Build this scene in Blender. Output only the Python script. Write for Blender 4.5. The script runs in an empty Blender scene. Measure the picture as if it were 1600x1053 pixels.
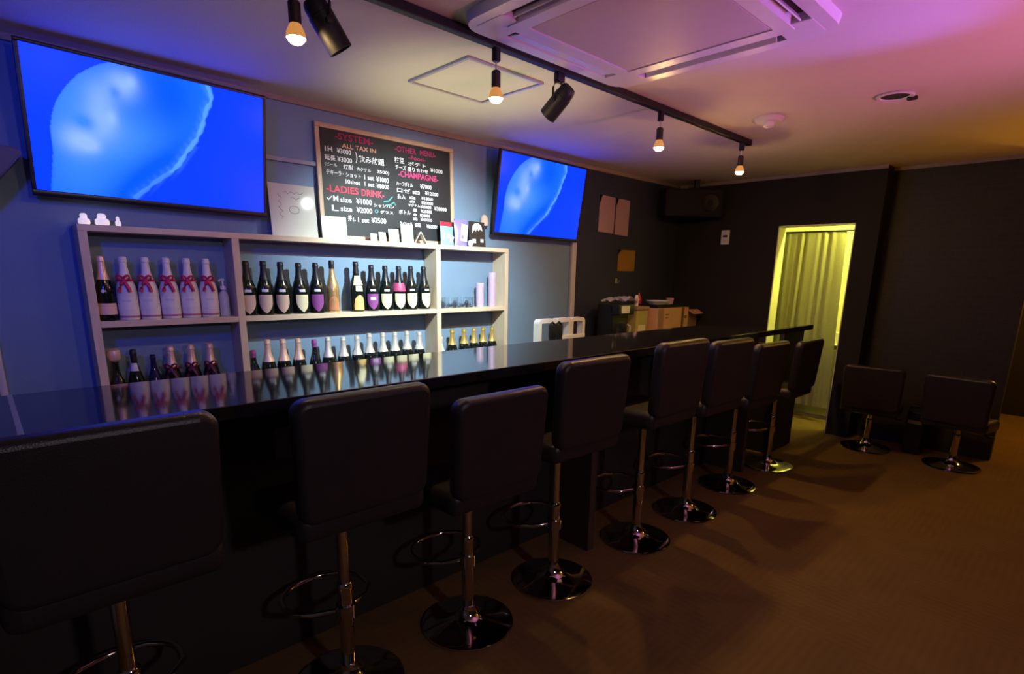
import bpy, bmesh, math, random
from mathutils import Matrix, Vector
random.seed(7)
PI = math.pi
scn = bpy.context.scene
C = scn.collection

# ------------------------------------------------------------------ camera
cam_d = bpy.data.cameras.new('camera'); cam = bpy.data.objects.new('camera', cam_d); C.objects.link(cam)
F_PX, PX, PY = 866.76, 813.88, 624.85
YAW, PITCH, ROLL = 0.771056, 0.2264485, 0.0196145
_r = Vector((math.cos(YAW), -math.sin(YAW), 0)); _f = Vector((math.sin(YAW), math.cos(YAW), 0)); _u = Vector((0, 0, 1))
_f2 = math.cos(PITCH) * _f - math.sin(PITCH) * _u; _u2 = math.cos(PITCH) * _u + math.sin(PITCH) * _f
_r3 = math.cos(ROLL) * _r + math.sin(ROLL) * _u2; _u3 = -math.sin(ROLL) * _r + math.cos(ROLL) * _u2
M = Matrix((( _r3.x, _u3.x, -_f2.x, 0), (_r3.y, _u3.y, -_f2.y, 0), (_r3.z, _u3.z, -_f2.z, 1.5), (0, 0, 0, 1)))
cam.matrix_world = M
cam_d.sensor_width = 36; cam_d.lens = 36 * F_PX / 1600
cam_d.shift_x = (800 - PX) / 1600; cam_d.shift_y = (PY - 526.5) / 1600
cam_d.clip_start = 0.02
scn.camera = cam

# ------------------------------------------------------------------ world, exposure
w = bpy.data.worlds.new('world'); scn.world = w; w.use_nodes = True
bg = w.node_tree.nodes['Background']; bg.inputs[0].default_value = (0.25, 0.25, 0.4, 1); bg.inputs[1].default_value = 0.004
vs = scn.view_settings
vs.view_transform = 'Standard'; vs.look = 'None'; vs.gamma = 1; vs.use_curve_mapping = False; vs.exposure = 0.0

# ------------------------------------------------------------------ lamps outside the view and on the track
def lamp(name, kind, loc, color, energy, target=None, size=0.05, spot=90, blend=0.6):
    d = bpy.data.lights.new(name, kind); o = bpy.data.objects.new(name, d); C.objects.link(o)
    o.location = loc; d.color = color; d.energy = energy
    if kind == 'AREA': d.size = size
    else: d.shadow_soft_size = size
    if kind == 'SPOT': d.spot_size = math.radians(spot); d.spot_blend = blend
    if target: o.rotation_euler = (Vector(target) - Vector(loc)).to_track_quat('-Z', 'Y').to_euler()
    return o
# the track spotlight thrown on the bottle shelf
lamp('track_spot_light', 'SPOT', (2.12, 2.13, 2.27), (0.80, 1.0, 0.97), 300, (2.3, 3.4, 1.35), 0.02, 86, 1.0)
# added unseen fill behind the bar, brightening the ceiling by the hatch
lamp('ceiling_fill', 'SPOT', (1.95, 2.62, 0.9), (1.0, 0.97, 0.55), 62, (2.1, 2.62, 2.47), 0.1, 60, 1.0)
# colour washers of the lounge behind the camera
lamp('blue_washer', 'SPOT', (-0.55, 1.2, 2.25), (0.03, 0.06, 1.0), 75, (0.5, 3.5, 1.75), 0.1, 62, 1.0)
lamp('magenta_uplight', 'SPOT', (2.9, -0.9, 1.0), (1.0, 0.24, 0.30), 140, (2.75, 0.75, 2.47), 0.12, 84, 1.0)
lamp('violet_uplight', 'SPOT', (2.9, -1.4, 1.2), (0.50, 0.16, 1.0), 95, (2.9, 0.3, 2.47), 0.12, 84, 1.0)
lamp('violet_spot', 'SPOT', (3.5, -0.5, 1.5), (0.22, 0.12, 1.0), 150, (2.55, 0.95, 2.42), 0.05, 30, 0.9)
lamp('amber_uplight', 'SPOT', (5.2, -0.8, 1.1), (1.0, 0.34, 0.0), 62, (4.7, 0.6, 2.47), 0.12, 92, 1.0)
lamp('lounge_lamp', 'POINT', (7.4, -0.2, 2.0), (1.0, 0.45, 0.06), 55, None, 0.08)
lamp('rear_fill', 'SPOT', (0.9, -2.3, 2.3), (0.95, 0.74, 0.88), 80, (1.5, 1.9, 0.3), 0.1, 75, 0.8)  # added fill behind the camera, lifts the dark stools and under-bar floor
lamp('back_room_lamp', 'POINT', (6.13, 1.60, 2.26), (0.93, 0.92, 0.13), 100, None, 0.05)

# ------------------------------------------------------------------ materials
MATS = {}
def mat(name, col, rough=0.5, metal=0.0, noise=0.0, nscale=20, bump=0.0, bscale=200, coat=0.0, trans=0.0,
        emit=None, estr=0.0, spec=0.5, ior=1.45, alpha=1.0):
    if name in MATS: return MATS[name]
    m = bpy.data.materials.new(name); m.use_nodes = True; nt = m.node_tree; b = nt.nodes['Principled BSDF']
    b.inputs['Base Color'].default_value = (*col, 1); b.inputs['Roughness'].default_value = rough
    b.inputs['Metallic'].default_value = metal; b.inputs['Coat Weight'].default_value = coat
    b.inputs['Transmission Weight'].default_value = trans; b.inputs['Specular IOR Level'].default_value = spec
    b.inputs['IOR'].default_value = ior; b.inputs['Alpha'].default_value = alpha
    if emit: b.inputs['Emission Color'].default_value = (*emit, 1); b.inputs['Emission Strength'].default_value = estr
    tc = nt.nodes.new('ShaderNodeTexCoord')
    if noise:
        n = nt.nodes.new('ShaderNodeTexNoise'); n.inputs['Scale'].default_value = nscale; n.inputs['Detail'].default_value = 4
        nt.links.new(tc.outputs['Object'], n.inputs['Vector'])
        r = nt.nodes.new('ShaderNodeMapRange'); r.inputs['To Min'].default_value = 1 - noise; r.inputs['To Max'].default_value = 1 + noise
        nt.links.new(n.outputs['Fac'], r.inputs['Value'])
        mx = nt.nodes.new('ShaderNodeVectorMath'); mx.operation = 'SCALE'; mx.inputs[0].default_value = col
        nt.links.new(r.outputs['Result'], mx.inputs['Scale']); nt.links.new(mx.outputs[0], b.inputs['Base Color'])
    if bump:
        n2 = nt.nodes.new('ShaderNodeTexNoise'); n2.inputs['Scale'].default_value = bscale; n2.inputs['Detail'].default_value = 3
        nt.links.new(tc.outputs['Object'], n2.inputs['Vector'])
        bp = nt.nodes.new('ShaderNodeBump'); bp.inputs['Strength'].default_value = bump; bp.inputs['Distance'].default_value = 0.004
        nt.links.new(n2.outputs['Fac'], bp.inputs['Height']); nt.links.new(bp.outputs['Normal'], b.inputs['Normal'])
    MATS[name] = m; return m

def wood_mat(name, c1, c2, axis_scale, rough=0.45):
    m = bpy.data.materials.new(name); m.use_nodes = True; nt = m.node_tree; b = nt.nodes['Principled BSDF']
    b.inputs['Roughness'].default_value = rough
    tc = nt.nodes.new('ShaderNodeTexCoord'); mp = nt.nodes.new('ShaderNodeMapping'); mp.inputs['Scale'].default_value = axis_scale
    n = nt.nodes.new('ShaderNodeTexNoise'); n.inputs['Scale'].default_value = 3; n.inputs['Detail'].default_value = 6; n.inputs['Distortion'].default_value = 0.8
    cr = nt.nodes.new('ShaderNodeValToRGB'); cr.color_ramp.elements[0].color = (*c1, 1); cr.color_ramp.elements[1].color = (*c2, 1)
    cr.color_ramp.elements[0].position = 0.3; cr.color_ramp.elements[1].position = 0.7
    nt.links.new(tc.outputs['Object'], mp.inputs['Vector']); nt.links.new(mp.outputs[0], n.inputs['Vector'])
    nt.links.new(n.outputs['Fac'], cr.inputs[0]); nt.links.new(cr.outputs[0], b.inputs['Base Color'])
    MATS[name] = m; return m

def carpet_mat():
    m = bpy.data.materials.new('carpet'); m.use_nodes = True; nt = m.node_tree; b = nt.nodes['Principled BSDF']
    b.inputs['Roughness'].default_value = 0.95; b.inputs['Specular IOR Level'].default_value = 0.15
    tc = nt.nodes.new('ShaderNodeTexCoord')
    ck = nt.nodes.new('ShaderNodeTexChecker'); ck.inputs['Scale'].default_value = 2.0
    mpc = nt.nodes.new('ShaderNodeMapping'); mpc.inputs['Location'].default_value = (0.11, 0.07, 0.25)
    nt.links.new(tc.outputs['Object'], mpc.inputs['Vector']); nt.links.new(mpc.outputs[0], ck.inputs['Vector'])
    ws = []
    for ax in ('X', 'Y'):
        wv = nt.nodes.new('ShaderNodeTexWave'); wv.bands_direction = ax; wv.inputs['Scale'].default_value = 8; wv.inputs['Distortion'].default_value = 1.5
        wv.inputs['Detail'].default_value = 2
        nt.links.new(tc.outputs['Object'], wv.inputs['Vector']); ws.append(wv)
    mx = nt.nodes.new('ShaderNodeMix'); nt.links.new(ck.outputs['Fac'], mx.inputs[0])
    nt.links.new(ws[0].outputs['Fac'], mx.inputs[2]); nt.links.new(ws[1].outputs['Fac'], mx.inputs[3])
    n = nt.nodes.new('ShaderNodeTexNoise'); n.inputs['Scale'].default_value = 5; n.inputs['Detail'].default_value = 8
    nt.links.new(tc.outputs['Object'], n.inputs['Vector'])
    ad = nt.nodes.new('ShaderNodeMath'); ad.operation = 'MULTIPLY_ADD'; ad.inputs[1].default_value = 0.2
    nt.links.new(mx.outputs[0], ad.inputs[0]); nt.links.new(n.outputs['Fac'], ad.inputs[2])
    cr = nt.nodes.new('ShaderNodeValToRGB')
    cr.color_ramp.elements[0].position = 0.3; cr.color_ramp.elements[0].color = (0.13, 0.083, 0.030, 1)
    cr.color_ramp.elements[1].position = 1.1 if False else 1.0; cr.color_ramp.elements[1].color = (0.175, 0.112, 0.041, 1)
    nt.links.new(ad.outputs[0], cr.inputs[0]); nt.links.new(cr.outputs[0], b.inputs['Base Color'])
    n2 = nt.nodes.new('ShaderNodeTexNoise'); n2.inputs['Scale'].default_value = 400
    nt.links.new(tc.outputs['Object'], n2.inputs['Vector'])
    bp = nt.nodes.new('ShaderNodeBump'); bp.inputs['Strength'].default_value = 0.5; bp.inputs['Distance'].default_value = 0.004
    nt.links.new(n2.outputs['Fac'], bp.inputs['Height']); nt.links.new(bp.outputs['Normal'], b.inputs['Normal'])
    MATS['carpet'] = m; return m

def brick_mat():
    m = bpy.data.materials.new('brick_wallpaper'); m.use_nodes = True; nt = m.node_tree; b = nt.nodes['Principled BSDF']
    b.inputs['Roughness'].default_value = 0.6
    tc = nt.nodes.new('ShaderNodeTexCoord'); mp = nt.nodes.new('ShaderNodeMapping'); mp.inputs['Rotation'].default_value = (0, PI / 2, PI / 2)
    sx = nt.nodes.new('ShaderNodeSeparateXYZ'); cx = nt.nodes.new('ShaderNodeCombineXYZ')
    nt.links.new(tc.outputs['Object'], sx.inputs[0]); nt.links.new(sx.outputs['Y'], cx.inputs['X']); nt.links.new(sx.outputs['Z'], cx.inputs['Y'])
    br = nt.nodes.new('ShaderNodeTexBrick'); br.inputs['Scale'].default_value = 5
    br.inputs['Color1'].default_value = (0.022, 0.019, 0.014, 1); br.inputs['Color2'].default_value = (0.017, 0.014, 0.012, 1); br.inputs['Mortar'].default_value = (0.027, 0.024, 0.019, 1)
    br.inputs['Mortar Size'].default_value = 0.015
    nt.links.new(cx.outputs[0], br.inputs['Vector']); nt.links.new(br.outputs['Color'], b.inputs['Base Color'])
    MATS['brick_wallpaper'] = m; return m

M_ceil = mat('ceiling_paper', (0.62, 0.57, 0.50), 0.8, noise=0.05, nscale=3, bump=0.25, bscale=120)
M_wall = mat('slate_wall_paint', (0.17, 0.26, 0.40), 0.65, noise=0.08, nscale=4, bump=0.2, bscale=90)
M_wall_dk = mat('charcoal_wall_paint', (0.034, 0.038, 0.066), 0.7, spec=0.25, noise=0.15, nscale=3, bump=0.2, bscale=90)
M_wall_r = mat('black_brown_wall_paint', (0.024, 0.022, 0.019), 0.7, spec=0.2, noise=0.15, nscale=3, bump=0.2, bscale=90)
M_brick = brick_mat()
M_carpet = carpet_mat()
M_trim = mat('ceiling_trim_wood', (0.28, 0.22, 0.19), 0.5, noise=0.1)
M_birch = wood_mat('birch_board', (0.60, 0.47, 0.34), (0.70, 0.57, 0.43), (1.2, 6, 6))
M_birch_v = wood_mat('birch_upright', (0.60, 0.47, 0.34), (0.70, 0.57, 0.43), (6, 6, 1.2))
M_oak = wood_mat('pine_frame', (0.48, 0.32, 0.21), (0.58, 0.41, 0.28), (4, 4, 4))
M_top = mat('black_gloss_laminate', (0.010, 0.010, 0.012), 0.07, noise=0.2, nscale=6, spec=0.5, ior=2.1)
M_panel = mat('dark_bar_panel', (0.022, 0.019, 0.017), 0.6, noise=0.2, nscale=4)
M_rib = mat('dark_brown_bar_rib', (0.05, 0.035, 0.03), 0.4, noise=0.15)
M_leather = mat('black_leather', (0.020, 0.016, 0.020), 0.36, noise=0.2, nscale=15, bump=0.25, bscale=260)
M_chrome = mat('chrome', (0.62, 0.58, 0.54), 0.09, 1.0)
M_blackmet = mat('black_metal', (0.008, 0.008, 0.012), 0.55, 0.0, noise=0.15)
M_blackplas = mat('black_plastic', (0.012, 0.012, 0.014), 0.32, noise=0.15)
M_white = mat('white_plastic', (0.76, 0.75, 0.74), 0.4, noise=0.03)
M_ac = mat('ac_white_plastic', (0.66, 0.62, 0.62), 0.42, noise=0.03)
M_acdark = mat('ac_dark_slot', (0.03, 0.022, 0.018), 0.7, noise=0.2)
M_acbrown = mat('ac_filter', (0.50, 0.42, 0.40), 0.6, noise=0.05)
M_board = mat('chalkboard_black', (0.012, 0.013, 0.018), 0.55, noise=0.35, nscale=6)
M_chalkw = mat('white_chalk', (0.78, 0.78, 0.82), 0.9, noise=0.1, nscale=80)
M_chalkr = mat('red_chalk', (0.85, 0.08, 0.14), 0.9, noise=0.1, nscale=80)
M_chalkp = mat('pink_chalk', (0.72, 0.06, 0.22), 0.9, noise=0.1, nscale=80)
M_chalkd = mat('dull_rose_chalk', (0.40, 0.03, 0.12), 0.9, noise=0.1, nscale=80)
M_chalko = mat('orange_chalk', (0.80, 0.42, 0.30), 0.9, noise=0.1, nscale=80)
M_chalkt = mat('teal_chalk', (0.12, 0.42, 0.46), 0.9, noise=0.1, nscale=80)
M_dkglass = mat('dark_bottle_glass', (0.006, 0.009, 0.008), 0.12, noise=0.1)
M_whglass = mat('white_coated_glass', (0.74, 0.69, 0.68), 0.3, noise=0.03)
M_goldglass = mat('gold_coated_glass', (0.80, 0.52, 0.22), 0.24, 0.75, noise=0.08)
M_goldfoil = mat('gold_foil', (0.83, 0.58, 0.18), 0.3, 0.7, noise=0.1)
M_pinkfoil = mat('rose_gold_foil', (0.85, 0.58, 0.46), 0.36, 0.45, noise=0.1)
M_silverfoil = mat('champagne_silver_foil', (0.78, 0.72, 0.66), 0.36, 0.5, noise=0.1)
M_blackfoil = mat('black_foil', (0.015, 0.014, 0.02), 0.4, 0.2, noise=0.1)
M_whitefoil = mat('white_foil', (0.78, 0.74, 0.72), 0.4, noise=0.04)
M_cream = mat('cream_label', (0.72, 0.66, 0.44), 0.6, noise=0.05)
M_beige = mat('rose_beige_label', (0.62, 0.44, 0.36), 0.6, noise=0.05)
M_purple = mat('purple_label', (0.24, 0.055, 0.26), 0.55, noise=0.15)
M_goldlab = mat('gold_label', (0.75, 0.50, 0.20), 0.45, noise=0.1)
M_copper = mat('copper_label', (0.50, 0.20, 0.10), 0.45, noise=0.2)
M_pinklab = mat('pale_pink_label', (0.78, 0.52, 0.42), 0.5, noise=0.05)
M_pinkcol = mat('pink_paper_collar', (0.42, 0.06, 0.17), 0.5, noise=0.1)
M_ribbon = mat('magenta_ribbon', (0.55, 0.015, 0.10), 0.4, noise=0.15)
M_ribbon_dk = mat('dark_wine_ribbon', (0.10, 0.01, 0.04), 0.4, noise=0.15)
M_inkdark = mat('dark_label_print', (0.05, 0.04, 0.05), 0.6, noise=0.1)
M_inkpale = mat('silver_label_print', (0.62, 0.63, 0.70), 0.5, noise=0.1)
M_clear = mat('clear_glass', (0.95, 0.97, 0.97), 0.03, trans=1.0, ior=1.45)
M_acrylic = mat('frosted_acrylic', (0.62, 0.74, 0.72), 0.3, trans=0.35, ior=1.4, noise=0.03)
M_paper = mat('white_paper', (0.74, 0.72, 0.66), 0.55, noise=0.03)
M_gloss = mat('glossy_sign_board', (0.60, 0.61, 0.54), 0.05, noise=0.03, spec=0.3)
M_pinkpap = mat('pink_paper', (0.78, 0.50, 0.56), 0.7, noise=0.04)
M_orangepap = mat('orange_paper', (0.62, 0.33, 0.06), 0.7, noise=0.06)
M_graytxt = mat('grey_pen', (0.30, 0.28, 0.28), 0.8, noise=0.05)
M_lilac = mat('lilac_satin_tube', (0.66, 0.50, 0.72), 0.3, 0.25, noise=0.05)
M_card = mat('cardboard', (0.68, 0.38, 0.22), 0.75, noise=0.1, nscale=12)
M_card_dk = mat('brown_cardboard', (0.36, 0.22, 0.14), 0.75, noise=0.1, nscale=12)
M_tape = mat('packing_tape', (0.22, 0.12, 0.05), 0.3, noise=0.1)
M_yellowp = mat('olive_yellow_plastic', (0.45, 0.38, 0.12), 0.4, noise=0.1)
M_red = mat('red_plastic', (0.5, 0.02, 0.05), 0.35, noise=0.1)
M_teal = mat('teal_print', (0.20, 0.60, 0.58), 0.45, noise=0.35, nscale=40)
M_purplebag = mat('purple_print', (0.24, 0.18, 0.55), 0.4, noise=0.3, nscale=30)
M_lilacp = mat('pale_lilac_print', (0.62, 0.56, 0.76), 0.45, noise=0.15, nscale=40)
M_posterblk = mat('black_poster_print', (0.015, 0.017, 0.022), 0.4, noise=0.2)
M_posterwh = mat('grey_poster_print', (0.55, 0.58, 0.62), 0.5, noise=0.3, nscale=50)
M_jamb = mat('cream_door_frame', (0.78, 0.75, 0.60), 0.45, noise=0.03)
M_roomwall = mat('cream_wallpaper', (0.78, 0.75, 0.62), 0.7, noise=0.04)
M_curtain = mat('grey_cream_curtain', (0.42, 0.40, 0.30), 0.85, noise=0.1, nscale=60)
M_conduit = mat('grey_white_conduit', (0.55, 0.52, 0.56), 0.45, noise=0.04)
M_steel = mat('brushed_steel_strip', (0.60, 0.58, 0.52), 0.3, 0.8, noise=0.05)
M_bulb = mat('warm_bulb', (1, 0.9, 0.7), 0.3, emit=(1.0, 0.66, 0.30), estr=350)
M_bulb_dim = mat('warm_bulb_low', (1, 0.9, 0.7), 0.3, emit=(1.0, 0.56, 0.15), estr=1150)
M_neck = mat('amber_bulb_neck', (0.30, 0.15, 0.06), 0.4, emit=(1.0, 0.42, 0.10), estr=0.55)
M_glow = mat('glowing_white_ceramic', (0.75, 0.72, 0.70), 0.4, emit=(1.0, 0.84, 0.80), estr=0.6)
M_socket = mat('dark_bronze_socket', (0.05, 0.035, 0.035), 0.35, 0.4, noise=0.1)
M_lens = mat('spot_lens', (0.9, 0.9, 0.85), 0.2, emit=(0.92, 1.0, 0.82), estr=6)
M_tan = mat('tan_tag', (0.36, 0.27, 0.2), 0.6, noise=0.05)

# ------------------------------------------------------------------ mesh helpers
def T(loc=(0, 0, 0), rot=(0, 0, 0), scale=(1, 1, 1)):
    from mathutils import Euler
    return Matrix.LocRotScale(Vector(loc), Euler(rot), Vector(scale))
def add_box(bm, c, s, bevel=0.0, seg=2, rot=(0, 0, 0)):
    r = bmesh.ops.create_cube(bm, size=1.0, matrix=T(c, rot, s))
    vs_ = r['verts']
    if bevel:
        es = list({e for v in vs_ for e in v.link_edges})
        bmesh.ops.bevel(bm, geom=es, offset=bevel, segments=seg, affect='EDGES', profile=0.5, clamp_overlap=True)
    return bm
def add_lathe(bm, prof, seg=24, mtx=None):
    rings = []
    for r, z in prof:
        if r < 1e-6: rings.append([bm.verts.new((0, 0, z))])
        else: rings.append([bm.verts.new((r * math.cos(2 * PI * i / seg), r * math.sin(2 * PI * i / seg), z)) for i in range(seg)])
    new = [v for rg in rings for v in rg]
    for a, b in zip(rings[:-1], rings[1:]):
        for i in range(seg):
            j = (i + 1) % seg
            if len(a) == 1 and len(b) == 1: continue
            if len(a) == 1: bm.faces.new((a[0], b[j], b[i]))
            elif len(b) == 1: bm.faces.new((a[i], a[j], b[0]))
            else: bm.faces.new((a[i], a[j], b[j], b[i]))
    if mtx is not None: bmesh.ops.transform(bm, matrix=mtx, verts=new)
    return bm
def add_tube(bm, pts, r, seg=10, closed=False):
    pts = [Vector(p) for p in pts]; n = len(pts); rings = []
    up = Vector((0, 0, 1))
    for i, p in enumerate(pts):
        if closed: t = pts[(i + 1) % n] - pts[i - 1]
        else: t = pts[min(i + 1, n - 1)] - pts[max(i - 1, 0)]
        t.normalize(); a = up if abs(t.z) < 0.9 else Vector((1, 0, 0))
        u = t.cross(a).normalized(); v = t.cross(u).normalized()
        rings.append([bm.verts.new(p + r * (math.cos(2 * PI * k / seg) * u + math.sin(2 * PI * k / seg) * v)) for k in range(seg)])
    for i in range(n if closed else n - 1):
        a, b = rings[i], rings[(i + 1) % n]
        for k in range(seg): bm.faces.new((a[k], a[(k + 1) % seg], b[(k + 1) % seg], b[k]))
    if not closed:
        bm.faces.new(rings[0]); bm.faces.new(list(reversed(rings[-1])))
    return bm
def add_prism(bm, poly, h, mtx=None, bevel=0.0):
    """poly in XY, extruded by h along +Z, then placed by mtx"""
    a = [bm.verts.new((x, y, 0)) for x, y in poly]; b = [bm.verts.new((x, y, h)) for x, y in poly]
    n = len(poly); fs = [bm.faces.new(list(reversed(a))), bm.faces.new(b)]
    for i in range(n): fs.append(bm.faces.new((a[i], a[(i + 1) % n], b[(i + 1) % n], b[i])))
    vs_ = a + b
    if bevel:
        es = list({e for f in fs for e in f.edges})
        r = bmesh.ops.bevel(bm, geom=es, offset=bevel, segments=2, affect='EDGES', profile=0.5, clamp_overlap=True)
        vs_ = list({v for v in vs_ if v.is_valid} | set(r['verts']))
    if mtx is not None: bmesh.ops.transform(bm, matrix=mtx, verts=vs_)
    return bm
def rrect(w_, h_, r, n=5):
    pts = []
    for cx, cy, a0 in ((w_/2 - r, h_/2 - r, 0), (-w_/2 + r, h_/2 - r, PI/2), (-w_/2 + r, -h_/2 + r, PI), (w_/2 - r, -h_/2 + r, 1.5*PI)):
        for k in range(n + 1):
            a = a0 + k * PI / 2 / n; pts.append((cx + r * math.cos(a), cy + r * math.sin(a)))
    return pts
XZ = Matrix.Rotation(PI / 2, 4, 'X')          # drawing plane XY -> XZ, extrusion +Z -> -Y
def finish(bm, name, m, angle=38):
    bmesh.ops.recalc_face_normals(bm, faces=bm.faces[:])
    ca = math.radians(angle)
    for f in bm.faces: f.smooth = True
    for e in bm.edges:
        if len(e.link_faces) == 2:
            a_ = e.calc_face_angle(0); q = sorted(f.calc_area() for f in e.link_faces)
            if a_ > ca or (a_ > 0.12 and q[1] > 12*q[0]): e.smooth = False
    me = bpy.data.meshes.new(name); bm.to_mesh(me); bm.free()
    for x in (m if isinstance(m, (list, tuple)) else [m]): me.materials.append(x)
    return me
def tag(o, label=None, cat=None, group=None, kind=None):
    if label: o['label'] = label
    if cat: o['category'] = cat
    if group: o['group'] = group
    if kind: o['kind'] = kind
    return o
def obj(name, bm, m, parent=None, loc=(0, 0, 0), rot=(0, 0, 0), angle=38):
    me = bm if isinstance(bm, bpy.types.Mesh) else finish(bm, name, m, angle)
    o = bpy.data.objects.new(name, me); C.objects.link(o); o.location = loc; o.rotation_euler = rot
    if parent: o.parent = parent
    return o
def thing(name, label, cat, loc=(0, 0, 0), rot=(0, 0, 0), group=None):
    o = bpy.data.objects.new(name, None); C.objects.link(o); o.location = loc; o.rotation_euler = rot
    o.empty_display_size = 0.05
    return tag(o, label, cat, group)
def struct(name, bm, m, **k):
    o = obj(name, bm, m, **k); o['kind'] = 'structure'; return o
def box(c, s, bevel=0.0, seg=2, rot=(0, 0, 0)): return add_box(bmesh.new(), c, s, bevel, seg, rot)
def span(x0, x1, y0, y1, z0, z1, bevel=0.0, seg=2):
    return box(((x0+x1)/2, (y0+y1)/2, (z0+z1)/2), (x1-x0, y1-y0, z1-z0), bevel, seg)
def lathe(prof, seg=24, mtx=None): return add_lathe(bmesh.new(), prof, seg, mtx)
def dup(root, loc, rz=None, label=None, group=None, kids_filter=None):
    r = root.copy(); C.objects.link(r); r.location = loc
    if rz is not None: r.rotation_euler = (0, 0, rz)
    if label: r['label'] = label
    if group: r['group'] = group
    for ch in list(root.children):
        c = ch.copy(); C.objects.link(c); c.parent = r
        for g in list(ch.children):
            d = g.copy(); C.objects.link(d); d.parent = c
    return r
def kid(o, name):
    for c in o.children:
        if c.name.split('.')[0] == name: return c
ORD = ['first', 'second', 'third', 'fourth', 'fifth', 'sixth', 'seventh', 'eighth', 'ninth', 'tenth', 'eleventh', 'twelfth', 'thirteenth']

# ------------------------------------------------------------------ room shell
YB, XR, ZC = 3.53, 5.86, 2.47
struct('floor', span(-0.8, 9.0, -3.0, YB + 0.1, -0.1, 0), M_carpet)
struct('ceiling', span(-0.8, 9.0, -3.0, YB + 0.1, ZC, ZC + 0.1), M_ceil)
bm = bmesh.new(); add_box(bm, ((-0.8 + 4.06) / 2, YB + 0.05, ZC / 2), (4.86, 0.1, ZC))
n0 = len(bm.faces); add_box(bm, ((4.06 + XR + 0.17) / 2, YB + 0.05, ZC / 2), (XR + 0.17 - 4.06, 0.1, ZC))
bm.faces.ensure_lookup_table()
for f in bm.faces[n0:]: f.material_index = 1
struct('wall_back', bm, [M_wall, M_wall_dk])
struct('wall_left', span(-0.9, -0.8, -3.0, YB + 0.1, 0, ZC), M_wall)
struct('wall_front', span(-0.9, 9.0, -3.1, -3.0, 0, ZC), M_wall_r)
struct('wall_far', span(8.4, 8.5, -3.0, YB, 0, ZC), M_wall_r)
DY0, DY1, DZ = 1.694, 2.386, 1.998            # the curtained doorway
bm = bmesh.new()
add_box(bm, (XR + 0.085, (DY1 + YB) / 2, ZC / 2), (0.17, YB - DY1, ZC))
add_box(bm, (XR + 0.085, (DY0 + DY1) / 2, (DZ + ZC) / 2), (0.17, DY1 - DY0, ZC - DZ))
add_box(bm, (XR + 0.085, (1.55 + DY0) / 2, ZC / 2), (0.17, DY0 - 1.55, ZC))
struct('wall_right', bm, M_wall_r)
struct('wall_lounge', span(6.05, 6.17, 0.45, 1.55, 0, ZC), M_brick)
struct('wall_lounge_return', span(XR, 6.17, 1.50, 1.552, 0, ZC), M_wall_r)
bm = bmesh.new()                              # door lining and casing
add_box(bm, (XR + 0.087, DY1 - 0.004, DZ / 2), (0.170, 0.010, DZ))
add_box(bm, (XR + 0.087, DY0 + 0.004, DZ / 2), (0.170, 0.010, DZ))
add_box(bm, (XR + 0.087, (DY0 + DY1) / 2, DZ - 0.004), (0.170, DY1 - DY0, 0.010))
struct('door_1', bm, M_jamb)
# small lit back room
struct('wall_backroom', span(7.0, 7.1, 1.0, 3.3, 0, ZC), M_roomwall)
bm = bmesh.new(); add_box(bm, (6.52, 3.05, ZC / 2), (1.0, 0.1, ZC)); add_box(bm, (6.60, 1.18, ZC / 2), (0.86, 0.06, ZC))
struct('wall_backroom_sides', bm, M_roomwall)
struct('trim_1', span(-0.8, XR, YB - 0.022, YB, ZC - 0.03, ZC), M_trim)
struct('trim_2', span(XR - 0.022, XR, 1.50, YB - 0.022, ZC - 0.03, ZC), M_trim)
struct('trim_3', span(6.028, 6.05, 0.45, 1.50, ZC - 0.03, ZC), M_trim)
struct('baseboard_right', span(XR - 0.012, XR, DY1 + 0.02, YB, 0, 0.06), M_wall_dk)
struct('baseboard_lounge', span(6.038, 6.05, 0.45, 1.50, 0, 0.06), M_wall_dk)
o = struct('trim_4', span(0.012, 0.042, YB - 0.03, YB, 0.0, 1.20, 0.008), M_conduit)

# ------------------------------------------------------------------ ceiling: hatch, track, lamps, cassette, detector
h = thing('access_hatch', 'square ceiling access hatch with thin aluminium frame above the chalkboard', 'hatch', (2.04, 2.485, ZC))
S = 0.245
obj('hatch_panel', box((0, 0, -0.004), (2*S - 0.03, 2*S - 0.03, 0.008), 0.001), M_ceil, h)
M_alu = mat('aluminium_frame', (0.42, 0.40, 0.42), 0.4, 0.5, noise=0.05)
for c, s in (((0, S, -0.006), (2*S + .016, .016, .012)), ((0, -S, -0.006), (2*S + .016, .016, .012)), ((S, 0, -0.006), (.016, 2*S - .016, .012)), ((-S, 0, -0.006), (.016, 2*S - .016, .012))):
    obj('frame_rail', box(c, s, 0.002), M_alu, h)

TY, TZ = 2.0, ZC
tr = thing('lighting_track', 'long black lighting track fixed along the ceiling above the bar', 'track', (2.2, TY, ZC))
obj('rail', box((0, 0, -0.02), (4.0, 0.036, 0.036), 0.003), M_blackmet, tr)
obj('end_cap', box((2.008, 0, -0.021), (0.022, 0.042, 0.042), 0.004), M_blackplas, tr)
# rail ends at X = 4.22

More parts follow.
